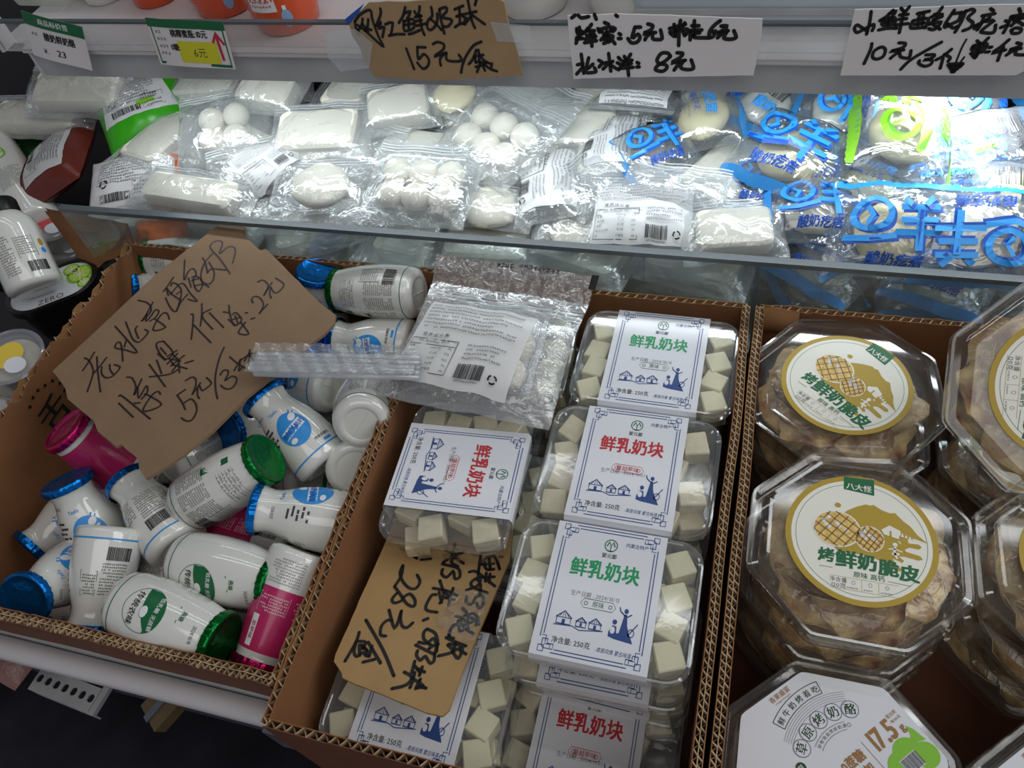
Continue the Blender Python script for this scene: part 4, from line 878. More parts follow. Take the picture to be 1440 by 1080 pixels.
def label_gold(pr):
    pr.lay = 0; pr.ell(0, 0, .0462, .0462, M_gold, n=64); pr.lay = 1; pr.ell(0, 0, .0425, .0425, M_cream, n=64); pr.lay = 2; pr.ell(0, 0, .0398, .0398, M_dgreen, inner=.993, n=64)
    # mountain and splash silhouette
    pts = [(-.008, .019), (-.003, .0225), (.003, .0255), (.006, .0252), (.008, .0260), (.013, .0230), (.018, .0215), (.021, .0222), (.026, .0170), (.030, .0140), (.034, .0085), (.040, .0035), (.033, .0055), (.028, .0045), (.0285, .0018), (.0345, .0020), (.0362, .0002), (.0345, -.0015), (.029, -.0012), (.0262, -.0030), (.0270, -.0045), (.0350, -.0060), (.0365, -.0082), (.0340, -.0092), (.026, -.0080), (.0225, -.0085), (.0255, -.0110), (.0245, -.0125), (.019, -.0105), (.020, -.0135), (.0245, -.0175), (.0225, -.0188), (.012, -.0135), (.004, -.0115), (-.014, -.0110), (-.020, -.004), (-.016, .012)]
    pr.lay = 3; pr.poly(pts, M_gold); pr.ell(-.014, .0220, .0020, .0018, M_gold)
    for cx, cy, rx, ry in ((-.0145, .0045, .0148, .0132), (.0055, .0005, .0088, .0092)):
        pr.lay = 4; pr.ell(cx, cy, rx, ry, M_cream, n=26); pr.lay = 5; pr.ell(cx, cy, rx * .93, ry * .93, M_waffle, n=26); pr.lay = 6
        for k in range(-2, 3):
            t = k * rx * .36; hl = math.sqrt(max(0, 1 - (t / rx) ** 2)) * rx * .9
            for ang in (58, -38):
                c_, s_ = math.cos(R(ang)), math.sin(R(ang)); pr.line([(cx - s_ * t - c_ * hl, cy + (c_ * t - s_ * hl) * ry / rx), (cx - s_ * t + c_ * hl, cy + (c_ * t + s_ * hl) * ry / rx)], .0009, M_goldbrown)
        rnd = random.Random(3)
        for k in range(8): pr.rect(cx + rnd.uniform(-.6, .6) * rx, cy + rnd.uniform(-.6, .6) * ry, .0022, .0022, M_label, rot=rnd.uniform(30, 70))
    pr.lay = 5; pr.poly([(.0125, .0085), (.0175, .0125), (.0240, .0095), (.0240, .0070), (.0230, .0055), (.0230, .0035), (.0140, .0055), (.0130, .0075)], M_cream); pr.line([(.018, .0045), (.018, .0085)], .0012, M_gold, lay=6)
    for k in range(6): x = .025 + k * .0022; pr.poly([(x - .001, .0055 - .0004 * k), (x, .0085 - .0009 * k), (x + .001, .0055 - .0004 * k)], M_cream)
    pr.ell(.0205, -.0008, .0015, .0015, M_cream, n=10); pr.line([(.0205, -.002), (.0200, -.0060), (.0215, -.0105)], .0014, M_cream); pr.line([(.0165, -.0045), (.0200, -.0038), (.0248, -.0052)], .0008, M_cream); pr.line([(.0185, -.0075), (.0230, -.0070)], .0016, M_cream); pr.line([(.0240, .0005), (.0225, .0022)], .0007, M_cream)
    pr.lay = 3; pr.poly([(-.0105, .0448), (.0085, .0450), (.0085, .0330), (-.0105, .0350)][::-1], M_dgreen); pr.lay = 4; pr.text('八大怪', -.001, .0375, .0054, M_cream, bold=.02, rot=-3)
    pr.lay = 3
    for ch, x, y, s_ in (('烤', -.0205, -.0155, .0100), ('鲜', -.0085, -.0165, .0130), ('奶', .0040, -.0165, .0118), ('脆', .0165, -.0180, .0118), ('皮', .0285, -.0195, .0118)):
        pr.text(ch, x, y, s_, M_dgreen, bold=.042)
    pr.text('原味 高钙', .005, -.0258, .0043, M_dgreen, bold=.012); pr.line([(-.0245, -.0235), (-.0165, -.0235)], .0003, M_dgreen); pr.line([(.0160, -.0268), (.0290, -.0275)], .0003, M_dgreen)
    for y in (-.0287, -.0367): pr.line([(-.018, y), (.022, y)], .0002, M_gold)
    pr.text('净含量', -.0130, -.0310, .0035, M_greyink); pr.text('120克', -.0130, -.0348, .0037, M_greyink, bold=.005)
    rnd = random.Random(1)
    for k in range(3): x = -.0045 + k * .0098; pr.line([(x - .0045, -.029), (x - .0045, -.0365)], .0002, M_gold); pr.ell(x + .0004, -.0315, .0011, .0014, M_greyink, inner=.8, n=10); pr.micro(x - .0035, -.0358, .0078, 1, .0012, M_greyink, rnd, fill=1)
def label_white(pr):
    G = M_greyink; D = mat('deep_green_lettering', srgb(22, 62, 30), .4); Bn = M_goldbrown
    pr.lay = 2
    arc = lambda r, a0, a1, n=18: [(r * math.cos(R(a0 + (a1 - a0) * i / n)), -.034 + r * math.sin(R(a0 + (a1 - a0) * i / n))) for i in range(n + 1)]
    pr.text('香果盛宴', -.012, .0445, .0052, Bn, bold=.01); pr.text('xiangguoshengyan', -.012, .0405, .0021, Bn)
    for r in (.0625, .0725): pr.line(arc(r, 116, 74), .0006, D)
    for a in (116, 74): pr.line([(.0625 * math.cos(R(a)), -.034 + .0625 * math.sin(R(a))), (.0725 * math.cos(R(a)), -.034 + .0725 * math.sin(R(a)))], .0006, D)
    for i, ch in enumerate('鲜牛奶烤着吃'):
        a = 112 - i * 6.9; pr.text(ch, .067 * math.cos(R(a)), -.034 + .067 * math.sin(R(a)), .0062, D, rot=a - 90, bold=.012)
    for k in range(5): pr.line(arc(.0605 - k * .0018, 125, 58), .0003, G)
    for i, ch in enumerate('草原烤奶酪'):
        a = 125 - i * 17.2; x, y = .0465 * math.cos(R(a)), -.034 + .0465 * math.sin(R(a))
        pr.lay = 3; pr.ell(x, y, .0070, .0070, M_label, n=28); pr.lay = 4; pr.ell(x, y, .0070, .0070, G, inner=.9, n=28); pr.text(ch, x, y, .0094, D, rot=a - 90 , bold=.022)
    pr.lay = 4; pr.ell(-.0375, -.0060, .0042, .0042, D, n=20); pr.lay = 5; pr.text('醇', -.0375, -.006, .0045, M_label); pr.lay = 3
    for r in (.0315, .0375): pr.line(arc(r, 118, 66), .0004, G)
    for i, ch in enumerate('好牧场自然好奶源'): a = 114 - i * 6.6; pr.text(ch, .0345 * math.cos(R(a)), -.034 + .0345 * math.sin(R(a)), .0032, D, rot=a - 90)
    pr.ell(.0165, -.0035, .0016, .0016, G, inner=.75, n=14)
    pr.text('0蔗糖', -.001, -.0245, .0095, Bn, bold=.03, sx=.9); pr.text('0添加', -.001, -.0350, .0080, Bn, bold=.03); pr.line([(.0145, -.018), (.0145, -.042)], .0004, Bn)
    pr.text('17.5', .0310, -.0230, .0215, Bn, bold=.035, sx=.72); pr.text('g', .0490, -.0270, .0088, Bn, bold=.03); pr.text('蛋白质', .0490, -.0160, .0034, Bn); pr.text('/每100克', .0490, -.0205, .0028, Bn)
    for cx, cy, rr in ((.027, -.048, .011), (.038, -.044, .012), (.048, -.052, .010)): pr.ell(cx, cy, rr, rr, M_lime, n=24)
    pr.poly([(.0455, -.040), (.0500, -.0345), (.0515, -.028), (.0545, -.0330), (.0565, -.044)][::-1], M_lime)
    pr.lay = 4; pr.rect(.035, -.050, .016, .012, M_label); pr.lay = 5; pr.barcode(.035, -.050, .015, .011, M_ink, random.Random(4))
def mk_tub(kind):
    def f():
        r = thing('octagonal_tub', 't', 'tub'); rnd = random.Random(kind * 11 + 3)
        mb = MB(); lid = [octa(OW * .80, 0), octa(OW * .83, .0004), octa(OW * .86, -.0012), octa(OW * .885, -.0040), octa(OW * .90, -.0052), octa(OW * .955, -.0058), octa(OW * .965, -.0045), octa(OW * .99, -.0045), octa(OW, -.0056), octa(OW, -.0105), octa(OW * .985, -.0110)]
        mb.loops(lid); mb.add(lid[0], [tuple(range(len(lid[0])))]); mb.build('lid', M_octclear, r, smooth='auto')
        mb = MB(); base = [octa(OW * .985, -.0112), octa(OW * .94, -.0118), octa(OW * .935, -.0150), octa(OW * .92, -.0155), octa(OW * .905, -.036), octa(OW * .89, -.0365), octa(OW * .875, -.0412), octa(OW * .83, -.0425)]
        mb.loops(base, cap1=True); mb.build('tub_body', M_octclear, r, smooth='auto')
        if kind < 2:
            pr = Print(.00007); label_gold(pr); pr.build('round_label', r, lambda x, y, z: (x, y, z + .0005))
            for ly in range(2):
                n = 13 if ly == 0 else 9
                for i in range(n):
                    a = 2 * math.pi * (i + .5 * ly) / n + rnd.uniform(-.1, .1); rr = rnd.uniform(.029, .036)
                    c = bpy.data.objects.new('milk_crisp', CR[(i * 5 + ly) % 6]); COL.objects.link(c); c.parent = r
                    c.location = (rr * math.cos(a), rr * math.sin(a), -.0155 - ly * .011 + rnd.uniform(-.003, .002)); c.rotation_euler = (rnd.uniform(-.4, .4), rnd.uniform(-.4, .4), rnd.uniform(0, 6))
            def wf(u, v):
                a = 2 * math.pi * u; q = .058 * (.25 + .75 * v); x, y = q * math.cos(a), q * math.sin(a)
                return (x, y, -.0052 - .006 * v ** 5 + .0012 * noise.noise(Vector((x * 90, y * 90, 0))))
            mb = MB(); mb.grid(wf, 60, 10); mb.build('inner_film', clear('inner_wrap', (.98, .98, .97), .03, rough=.08, ior=1.5, bump=.6, bscale=60), r, smooth=True)
        else:
            mb = MB(); mb.add(octa(OW * .865, .0009, .003), [tuple(range(24))]); mb.build('card_label', M_label, r)
            pr = Print(.00006); label_white(pr); c, s_ = .76 * math.cos(R(46.7)), .76 * math.sin(R(46.7))
            pr.build('printed_label', r, lambda x, y, z: (x * c - y * s_ - .0061, x * s_ + y * c + .0250, z + .001))
            for i in range(18):
                a = 2 * math.pi * i / 18; c_ = bpy.data.objects.new('cheese_slice', SL[i % 2]); COL.objects.link(c_); c_.parent = r
                c_.location = (.034 * math.cos(a), .034 * math.sin(a), -.021 + rnd.uniform(-.003, .002)); c_.rotation_euler = (R(55) * math.sin(a) * 1, -R(55) * math.cos(a), rnd.uniform(-.3, .3))
                c_.scale = (.62, .62, 1)
        return r
    return f
TG, TW = Stock(mk_tub(1)), Stock(mk_tub(2))
def tub(st, x, y, z, rz, lab, rx=0, ry=0, skip=()): return st.place(TR((x, y, z), rz, rx, ry), lab, None, skip)
tub(TG, .0875, .395, .001, -38, 'octagonal crisp tub with gold-ringed label, back of the left column in the right box')
tub(TG, .0965, .2655, .006, 0, 'octagonal crisp tub with gold-ringed label nearest the camera, above the white-carded tub')
tub(TW, .0945, .129, -.040, 0, 'octagonal tub with a white octagonal card label at the bottom edge')
_p = W(1506, 548, .062)
tub(TG, _p.x, _p.y, _p.z, -90, 'octagonal crisp tub in the far right corner by the glass, tilted above its neighbours', rx=0)
[o for o in bpy.data.objects if o.get('label', '').startswith('octagonal crisp tub in the far right')][0].matrix_world = Matrix.Translation(_p) @ Matrix.Rotation(R(30), 4, 'X') @ Matrix.Rotation(R(-90), 4, 'Z')
tub(TG, .2355, .2725, .003, 0, 'octagonal crisp tub cut off by the right edge, beside the large central one')
tub(TW, .2375, .128, -.042, 0, 'octagonal white-carded tub in the bottom right corner of the picture')
for (x, y, z0, nm) in ((.0875, .395, .001, 'back left'), (.0965, .2655, .006, 'middle left'), (.240, .412, -.030, 'back right'), (.2355, .2725, .003, 'middle right')):
    k = 1
    while z0 - k * .0432 - .0425 > DECK + .003:
        tub(TG, x + random.uniform(-.001, .001), y, z0 - k * .0432, random.choice([0, 45, 90]), 'octagonal tub %s in the %s stack of the right box' % (('directly under the top one', 'third from the top', 'fourth from the top', 'lowest')[k - 1], nm)); k += 1
for (x, y, z0, nm) in ((.0945, .129, -.040, 'front left'), (.2375, .128, -.042, 'front right')):
    for k, w_ in ((1, 'second'), (2, 'third')): tub(TW, x, y, z0 - .0435 * k, 45, 'octagonal tub %s from the top in the %s stack' % (w_, nm))

# ------------------------------------------------------------------ film bags
def bagz(w, h, t, seed, amp, zip_=True):
    def f(x, y):
        u, v = 2 * x / w, 2 * y / h; u = max(-1, min(1, u)); v = max(-1, min(1, v))
        vv = v
        if zip_: vv = (v + .16) / .84 if v > -.16 else (v + .16) / .84
        vv = max(-1, min(1, vv))
        e = (max(0, 1 - abs(u) ** 2.8) ** .65) * (max(0, 1 - abs(vv) ** 2.8) ** .65)
        q = Vector((x * 38 + seed, y * 38, seed * 1.7)); rid = 1 - 2 * abs(noise.noise(q)); r2 = 1 - 2 * abs(noise.noise(q * 2.6 + Vector((x * 40, 0, 0))))
        cre = math.exp(-((abs(u) - abs(v)) * 7) ** 2) * .4 * math.sin(seed + 9 * u)
        return t * e + amp * (rid * .8 + r2 * .45 + cre) * (.35 + .65 * e)
    return f
def bag(M, label, w, h, t, seed, film, content=None, back=None, zip_=True, edges=None, amp=.0022, cat='bag', name='zip_bag', haze=None, print_=None, header=None, res=.0042):
    r = thing(name, label, cat, M); zf = bagz(w, h, t, seed, amp, zip_); nu, nv = max(8, int(w / res)), max(8, int(h / res))
    mb = MB()
    def warp(x, y): return (x * (1 + .03 * math.sin(seed + y * 40)) + .0015 * noise.noise(Vector((y * 60, seed, 0))), y + .003 * noise.noise(Vector((x * 40, seed, 4))))
    def top(u, v): x, y = (u - .5) * w, (v - .5) * h; a, c = warp(x, y); return (a, c, zf(x, y) + .0004)
    def bot(u, v): x, y = (u - .5) * w, (.5 - v) * h; a, c = warp(x, y); return (a, c, -.35 * max(0, zf(x, y)))
    mb.grid(top, nu, nv); mb.grid(bot, nu // 2, nv // 2); mb.build('film', film, r, smooth=True)
    if zip_:
        zb = MB(); yz = h * .36
        for k in range(3):
            y0 = yz + k * .0034; zb.grid(lambda u, v: (*warp((u - .5) * w * .99, y0 + v * .0016), zf((u - .5) * w * .99, y0) + .0012 + .0006 * math.sin(v * 3.14)), 30, 2)
        zb.build('zip_strip', M_filmhaze, r, smooth=True)
    if edges:
        for s_ in edges:
            eb = MB(); n = 26; vs = []
            for i in range(n + 1):
                q = -1 + 2 * i / n
                if s_ in 'tb':
                    sg = 1 if s_ == 't' else -1; x, y0, y1 = q * w * .49, sg * h * .44, sg * (h * .5 + (.0012 if i % 2 else 0)); a = warp(x, y0); c = warp(x, y1)
                    vs += [(*a, zf(x, y0) + .001), (*c, zf(x, sg * h * .5) + .001)]
                else:
                    sg = 1 if s_ == 'r' else -1; y, x0, x1 = q * h * .49, sg * w * .44, sg * (w * .5 + (.0012 if i % 2 else 0)); a = warp(x0, y); c = warp(x1, y)
                    vs += [(*a, zf(x0, y) + .001), (*c, zf(sg * w * .5, y) + .001)]
            eb.add(vs, [(2 * i, 2 * i + 1, 2 * i + 3, 2 * i + 2) for i in range(n)]); eb.build('sealed_edge', print_[1] if print_ else M_sky, r, smooth=True)
    rnd = random.Random(seed)
    if content == 'balls':
        me = BALLM[0]; s_ = .0150; nx, ny = max(1, int(w * .78 / .0275)), max(1, int(h * .62 / .0275))
        for i in range(nx):
            for j in range(ny):
                c = bpy.data.objects.new('milk_ball', BALLM[rnd.randint(0, 2)]); COL.objects.link(c); c.parent = r
                c.location = ((i - (nx - 1) / 2) * .0272 + rnd.uniform(-.001, .001), (j - (ny - 1) / 2) * .0272 - h * .06, t * .25); c.rotation_euler = (0, 0, rnd.uniform(0, 6))
        tb = MB(); tw, td = nx * .0275 + .004, ny * .0275 + .004
        tb.loops([[(p[0], p[1] - h * .06, p[2]) for p in rr] for rr in (rrect(tw * .9, td * .9, .006, -.008 + t * .0), rrect(tw, td, .007, t * .25 + .004), rrect(tw + .003, td + .003, .008, t * .25 + .0045))], cap0=True); tb.build('tray', M_clear, r, smooth='auto')
    elif content == 'block':
        lb = MB(); cw, chh = w * .74, h * .60
        lb.loops([[(p[0], p[1] - h * .05, p[2] + .0012 * noise.noise(Vector((p[0] * 60, p[1] * 60, 0)))) for p in rr] for rr in (rrect(cw * .96, chh * .94, .006, -.006), rrect(cw, chh, .008, -.002), rrect(cw, chh, .008, t * .62), rrect(cw * .93, chh * .88, .007, t * .78), rrect(cw * .3, chh * .2, .003, t * .80))], cap0=True, cap1=True)
        lb.build('milk_block', M_ball, r, smooth='auto')
    elif content == 'lump':
        lb = MB(); bm = bmesh.new(); bmesh.ops.create_icosphere(bm, subdivisions=3, radius=1)
        for v in bm.verts: k = 1 + .10 * noise.noise(v.co * 2 + Vector((seed, 0, 0))); v.co = Vector((v.co.x * w * .30 * k, v.co.y * w * .27 * k, v.co.z * t * .62 * k + t * .15))
        me = bpy.data.meshes.new('yogurt_lump'); bm.to_mesh(me); bm.free(); me.materials.append(M_slice if seed % 2 else M_ball); me.polygons.foreach_set('use_smooth', [True] * len(me.polygons))
        c = bpy.data.objects.new('yogurt_lump', me); COL.objects.link(c); c.parent = r; c.location = (0, -h * .02, 0)
    fnz = lambda x, y, z: (*warp(x, y), zf(x, y) + .0019 + z)
    if back:                                      # white printed back panel with the small print
        bx, by, bw, bh, brot = back; c, s_ = math.cos(R(brot)), math.sin(R(brot))
        def T(x, y): return (bx + x * c - y * s_, by + x * s_ + y * c)
        pm = MB(); pm.grid(lambda u, v: (lambda p: (*warp(*p), zf(*p) + .0011))(T((u - .5) * bw, (v - .5) * bh)), 20, 16); pm.build('paper_panel', clear('white_back_panel', (.9, .9, .9), .80, (.88, .89, .89), rough=.3, ior=1.4), r, smooth=True)
        pr = Print(.00005); k = bw / .1
        for i in range(7): pr.micro(-.045 * k, .034 * k - i * .0042 * k, .088 * k, 1, .0021 * k, M_ink, rnd, rag=.25)
        pr.text('营养成分表', -.026 * k, .0015 * k, .0043 * k, M_ink, gap=.001 * k)
        X0, X1, Y0, Y1 = -.047 * k, -.003 * k, -.034 * k, -.002 * k
        pr.line([(X0, Y0), (X1, Y0), (X1, Y1), (X0, Y1)], .0006 * k, M_ink, close=True); pr.line([(X0, Y1 - .006 * k), (X1, Y1 - .006 * k)], .0005 * k, M_ink)
        pr.text('项目  每100克(g)  NRV%', -.025 * k, Y1 - .003 * k, .0028 * k, M_ink)
        for i, (a_, b_, c_) in enumerate((('能量', '1108千焦', '13%'), ('蛋白质', '17.2克', '29%'), ('脂肪', '15.2克', '26%'), ('碳水化合物', '14.6克', '5%'), ('钠', '77毫克', '4%'))):
            yy = Y1 - .0092 * k - i * .005 * k; pr.text(a_, X0 + .002 * k, yy, .0026 * k, M_ink, align='l'); pr.text(b_, -.02 * k, yy, .0026 * k, M_ink, align='c'); pr.text(c_, X1 - .002 * k, yy, .0026 * k, M_ink, align='r')
        for i in range(4): pr.micro(.005 * k, -.003 * k - i * .0042 * k, .036 * k, 1, .0020 * k, M_ink, rnd, rag=.3)
        pr.barcode(.016 * k, -.027 * k, .022 * k, .013 * k, M_ink, rnd); pr.text('6974961059961', .016 * k, -.0355 * k, .0028 * k, M_ink)
        pr.recycle(.036 * k, -.029 * k, .0034 * k, M_ink)
        pr.build('printed_text', r, lambda x, y, z: (lambda p: (*warp(*p), zf(*p) + .0027 + z))(T(x, y)))
    if header:
        hb = MB(); hb.grid(lambda u, v: (*warp((u - .5) * w, h * .5 + v * header), zf((u - .5) * w, h * .5) + v * header * .5 + .0015 * noise.noise(Vector((u * 14, v * 3, 1)))), 40, 6); hb.build('header', M_filmbrown, r, smooth=True, label='brownish transparent header strip')
        pr = Print(.0001); pr.micro(-w * .1, h * .5 + header * .8, w * .45, 1, .0035, M_ink, rnd, fill=1, rag=0)
        pr.build('header_print', r, lambda x, y, z: (*warp(x, y), zf(x, h * .5) + (y - h * .5) * .5 + .0025 + z))
        pr = Print(.0001); pr.rect(w * .5, h * .5 + header * .7, .006, .011, M_ink); pr.build('black_mark', r, lambda x, y, z: (*warp(x, y), zf(x, h * .5) + (y - h * .5) * .5 + .0028 + z))
    if print_:
        kind, colr = print_; pr = Print(.0005); D = M_royal if colr is M_sky else mat('leaf_green_print', srgb(90, 160, 40), .4); k = w / .085
        if kind == 'fish':
            def fish(dx, dy, m):
                pr.ell(-.016 * k + dx, .009 * k + dy, .0145 * k, .0125 * k, m, inner=.70, n=26)
                pr.line([(-.020 * k + dx, .014 * k + dy), (-.015 * k + dx, .008 * k + dy), (-.019 * k + dx, .002 * k + dy)], .0032 * k, m)
                pr.line([(-.034 * k + dx, -.006 * k + dy), (-.018 * k + dx, -.0085 * k + dy), (.000 * k + dx, -.005 * k + dy)], .0042 * k, m)
                pr.line([(.004 * k + dx, .021 * k + dy), (.009 * k + dx, .017 * k + dy)], .004 * k, m); pr.line([(.024 * k + dx, .023 * k + dy), (.018 * k + dx, .017 * k + dy)], .004 * k, m)
                for yy, a_, b_ in ((.015, .002, .028), (.006, .003, .027), (-.003, -.001, .030)): pr.line([(a_ * k + dx, yy * k + dy), (b_ * k + dx, (yy + .0015) * k + dy)], .0042 * k, m)
                pr.line([(.015 * k + dx, .015 * k + dy), (.015 * k + dx, -.015 * k + dy)], .0048 * k, m)
            pr.lay = 1; fish(.0018 * k, -.0018 * k, D); pr.lay = 2; fish(0, 0, colr)
            pr.lay = 1; pr.text('酸奶疙瘩', 0, -.022 * k, .0092 * k, D, bold=.03, shear=.15)
        elif kind == 'small':
            pr.lay = 1; pr.text('酸奶疙瘩', 0, .008 * k, .011 * k, colr, bold=.03, shear=.1); pr.text('新疆生牛乳', 0, -.004 * k, .0065 * k, D, bold=.01); pr.micro(-.02 * k, -.012 * k, .04 * k, 2, .0022 * k, M_greyink, rnd)
        elif kind == 'bar':
            pr.lay = 1; pr.barcode(0, .004 * k, .045 * k, .020 * k, M_greydark, rnd); pr.rect(-.026 * k, -.012 * k, .02 * k, .009 * k, D); pr.lay = 2; pr.text('牧民人家', -.026 * k, -.012 * k, .0045 * k, M_whiteprint, bold=.02)
            pr.text('酸奶', .012 * k, -.016 * k, .012 * k, colr, bold=.04)
        pr.build('printed_lettering', r, fnz)
    return r
BALLM = []
for i in range(3):
    bm = bmesh.new(); bmesh.ops.create_icosphere(bm, subdivisions=3, radius=.0142)
    for v in bm.verts:
        v.co *= 1 + .05 * noise.noise(v.co * 60 + Vector((i * 5, 0, 0))); v.co.z *= .82
    me = bpy.data.meshes.new('milk_ball'); bm.to_mesh(me); bm.free(); me.materials.append(M_ball); me.polygons.foreach_set('use_smooth', [True] * len(me.polygons)); BALLM.append(me)
def BM(px, py, z, rz=0, rx=0, ry=0): return TR(W(px, py, z), rz, rx, ry)

# the ziplock bag lying on the packs in front of the glass
bag(BM(682, 492, .014, -4, 3, 0), 'ziplock bag with printed back lying on the cheese packs beside the straws', .140, .122, .016, 4, M_film, content='balls', back=(-.012, -.008, .098, .082, -3), header=.022, amp=.0016, res=.0032)

Zb = .030
bags = [
 # px, py, z, rz, rx, ry, w, h, t, seed, content, kw, label
 (118, 128, .050, 2, 25, 0, .150, .070, .020, 1, 'block', {}, 'clear bag of white milk block at the top left end, upper of two'),
 (60, 165, .020, 3, 20, 0, .150, .060, .018, 2, 'block', {}, 'clear bag of white milk block at the top left end, lower of two'),
 (318, 178, .034, 22, 18, 0, .105, .100, .018, 3, 'balls', {}, 'ziplock bag of milk balls leaning beside the green pouch'),
 (452, 188, .034, 8, 15, 0, .115, .080, .020, 5, 'block', {}, 'clear bag with a long white milk block near the brown shelf sign'),
 (595, 258, .030, -2, 12, 0, .112, .098, .018, 6, 'balls', {}, 'clear bag with a tray of six round milk balls in the middle of the pile'),
 (705, 190, .038, -32, 15, 0, .110, .105, .020, 7, 'balls', {}, 'ziplock bag turned on its corner right of the ball tray'),
 (452, 262, .022, 8, 10, 0, .100, .070, .016, 8, 'lump', {}, 'small clear bag with one cheese ball left of the ball tray'),
 (275, 272, .018, -6, 12, 0, .150, .055, .016, 9, 'block', {}, 'long clear bag lying behind the glass at left above the cardboard sign'),
 (562, 150, .040, 20, 15, 0, .085, .070, .018, 10, 'block', {}, 'clear bag with pale milk block under the brown shelf sign'),
 (905, 298, .016, 3, 14, 0, .105, .085, .014, 11, None, dict(back=(.0, -.006, .088, .066, 0)), 'ziplock bag with a printed nutrition table behind the glass'),
 (775, 262, .018, -78, 12, 0, .100, .070, .014, 12, None, dict(back=(.0, .0, .080, .050, 0)), 'ziplock bag with sideways small print left of the nutrition table bag'),
 (895, 145, .040, 176, 16, 0, .080, .055, .014, 13, None, dict(back=(.0, -.002, .064, .04, 0)), 'bag with upside-down print right under the white shelf sign'),
 (862, 205, .028, -88, 14, 0, .085, .060, .012, 14, None, dict(back=(.0, .0, .070, .044, 0)), 'bag with sideways black print between the white signs'),
 (1030, 325, .016, 12, 14, 0, .085, .065, .018, 15, 'block', {}, 'clear bag with ridged white tray behind the glass left of the blue sachets'),
 (690, 292, .012, -4, 10, 0, .090, .050, .012, 16, 'lump', {}, 'clear bag squeezed under the ball tray against the glass'),
 (420, 300, .006, 6, 12, 0, .150, .050, .012, 17, None, {}, 'flat empty-looking ziplock bag lying along the glass at left'),
 (380, 130, .046, -6, 15, 0, .090, .060, .016, 18, 'block', {}, 'clear bag over the orange packs near the shelf edge'),
 (640, 135, .044, -18, 15, 0, .080, .055, .014, 19, 'lump', {}, 'clear bag with pale cheese pieces just under the right end of the brown shelf sign'),
 (505, 205, .026, -14, 14, 0, .095, .070, .014, 21, None, {}, 'empty-looking hazy bag between the long block bag and the ball tray'),
 (365, 235, .024, 28, 14, 0, .110, .075, .014, 22, None, dict(back=(.01, -.004, .06, .05, 30)), 'hazy bag with slanted grey print right of the leaning milk ball bag'),
 (745, 140, .046, -30, 14, 0, .120, .060, .012, 23, None, {}, 'hazy ziplock top lying under the gap between brown and white signs'),
 (830, 255, .024, 60, 12, 0, .090, .060, .012, 24, None, {}, 'crumpled clear bag between the sideways and nutrition table bags'),
 (812, 178, .030, 4, 14, 0, .100, .075, .014, 28, 'block', {}, 'pale hazy bag in the dark gap below the gap between brown and white signs'),
 (668, 162, .020, 4, 14, 0, .080, .060, .014, 29, 'block', {}, 'pale hazy bag behind the ziplock bag turned on its corner'),
 (650, 225, .020, 10, 12, 0, .100, .070, .012, 25, None, {}, 'crumpled clear film behind the ball tray bag'),
 (540, 305, .010, -3, 14, 0, .120, .045, .010, 26, None, {}, 'flat clear bag hem lying against the glass below the ball tray'),
 (950, 260, .034, -8, 12, 0, .090, .040, .010, 27, None, {}, 'ziplock top folded over above the nutrition table bag'),
 (810, 325, .004, 5, 12, 0, .08, .05, .012, 20, 'lump', {}, 'clear bag low behind the glass left of the nutrition table bag'),
]
for (px, py, z, rz, rx, ry, w, h, t, sd, ct, kw, lab) in bags:
    bag(BM(px, py, z, rz, rx, ry), lab, w, h, t, sd, M_film, content=ct, **kw)
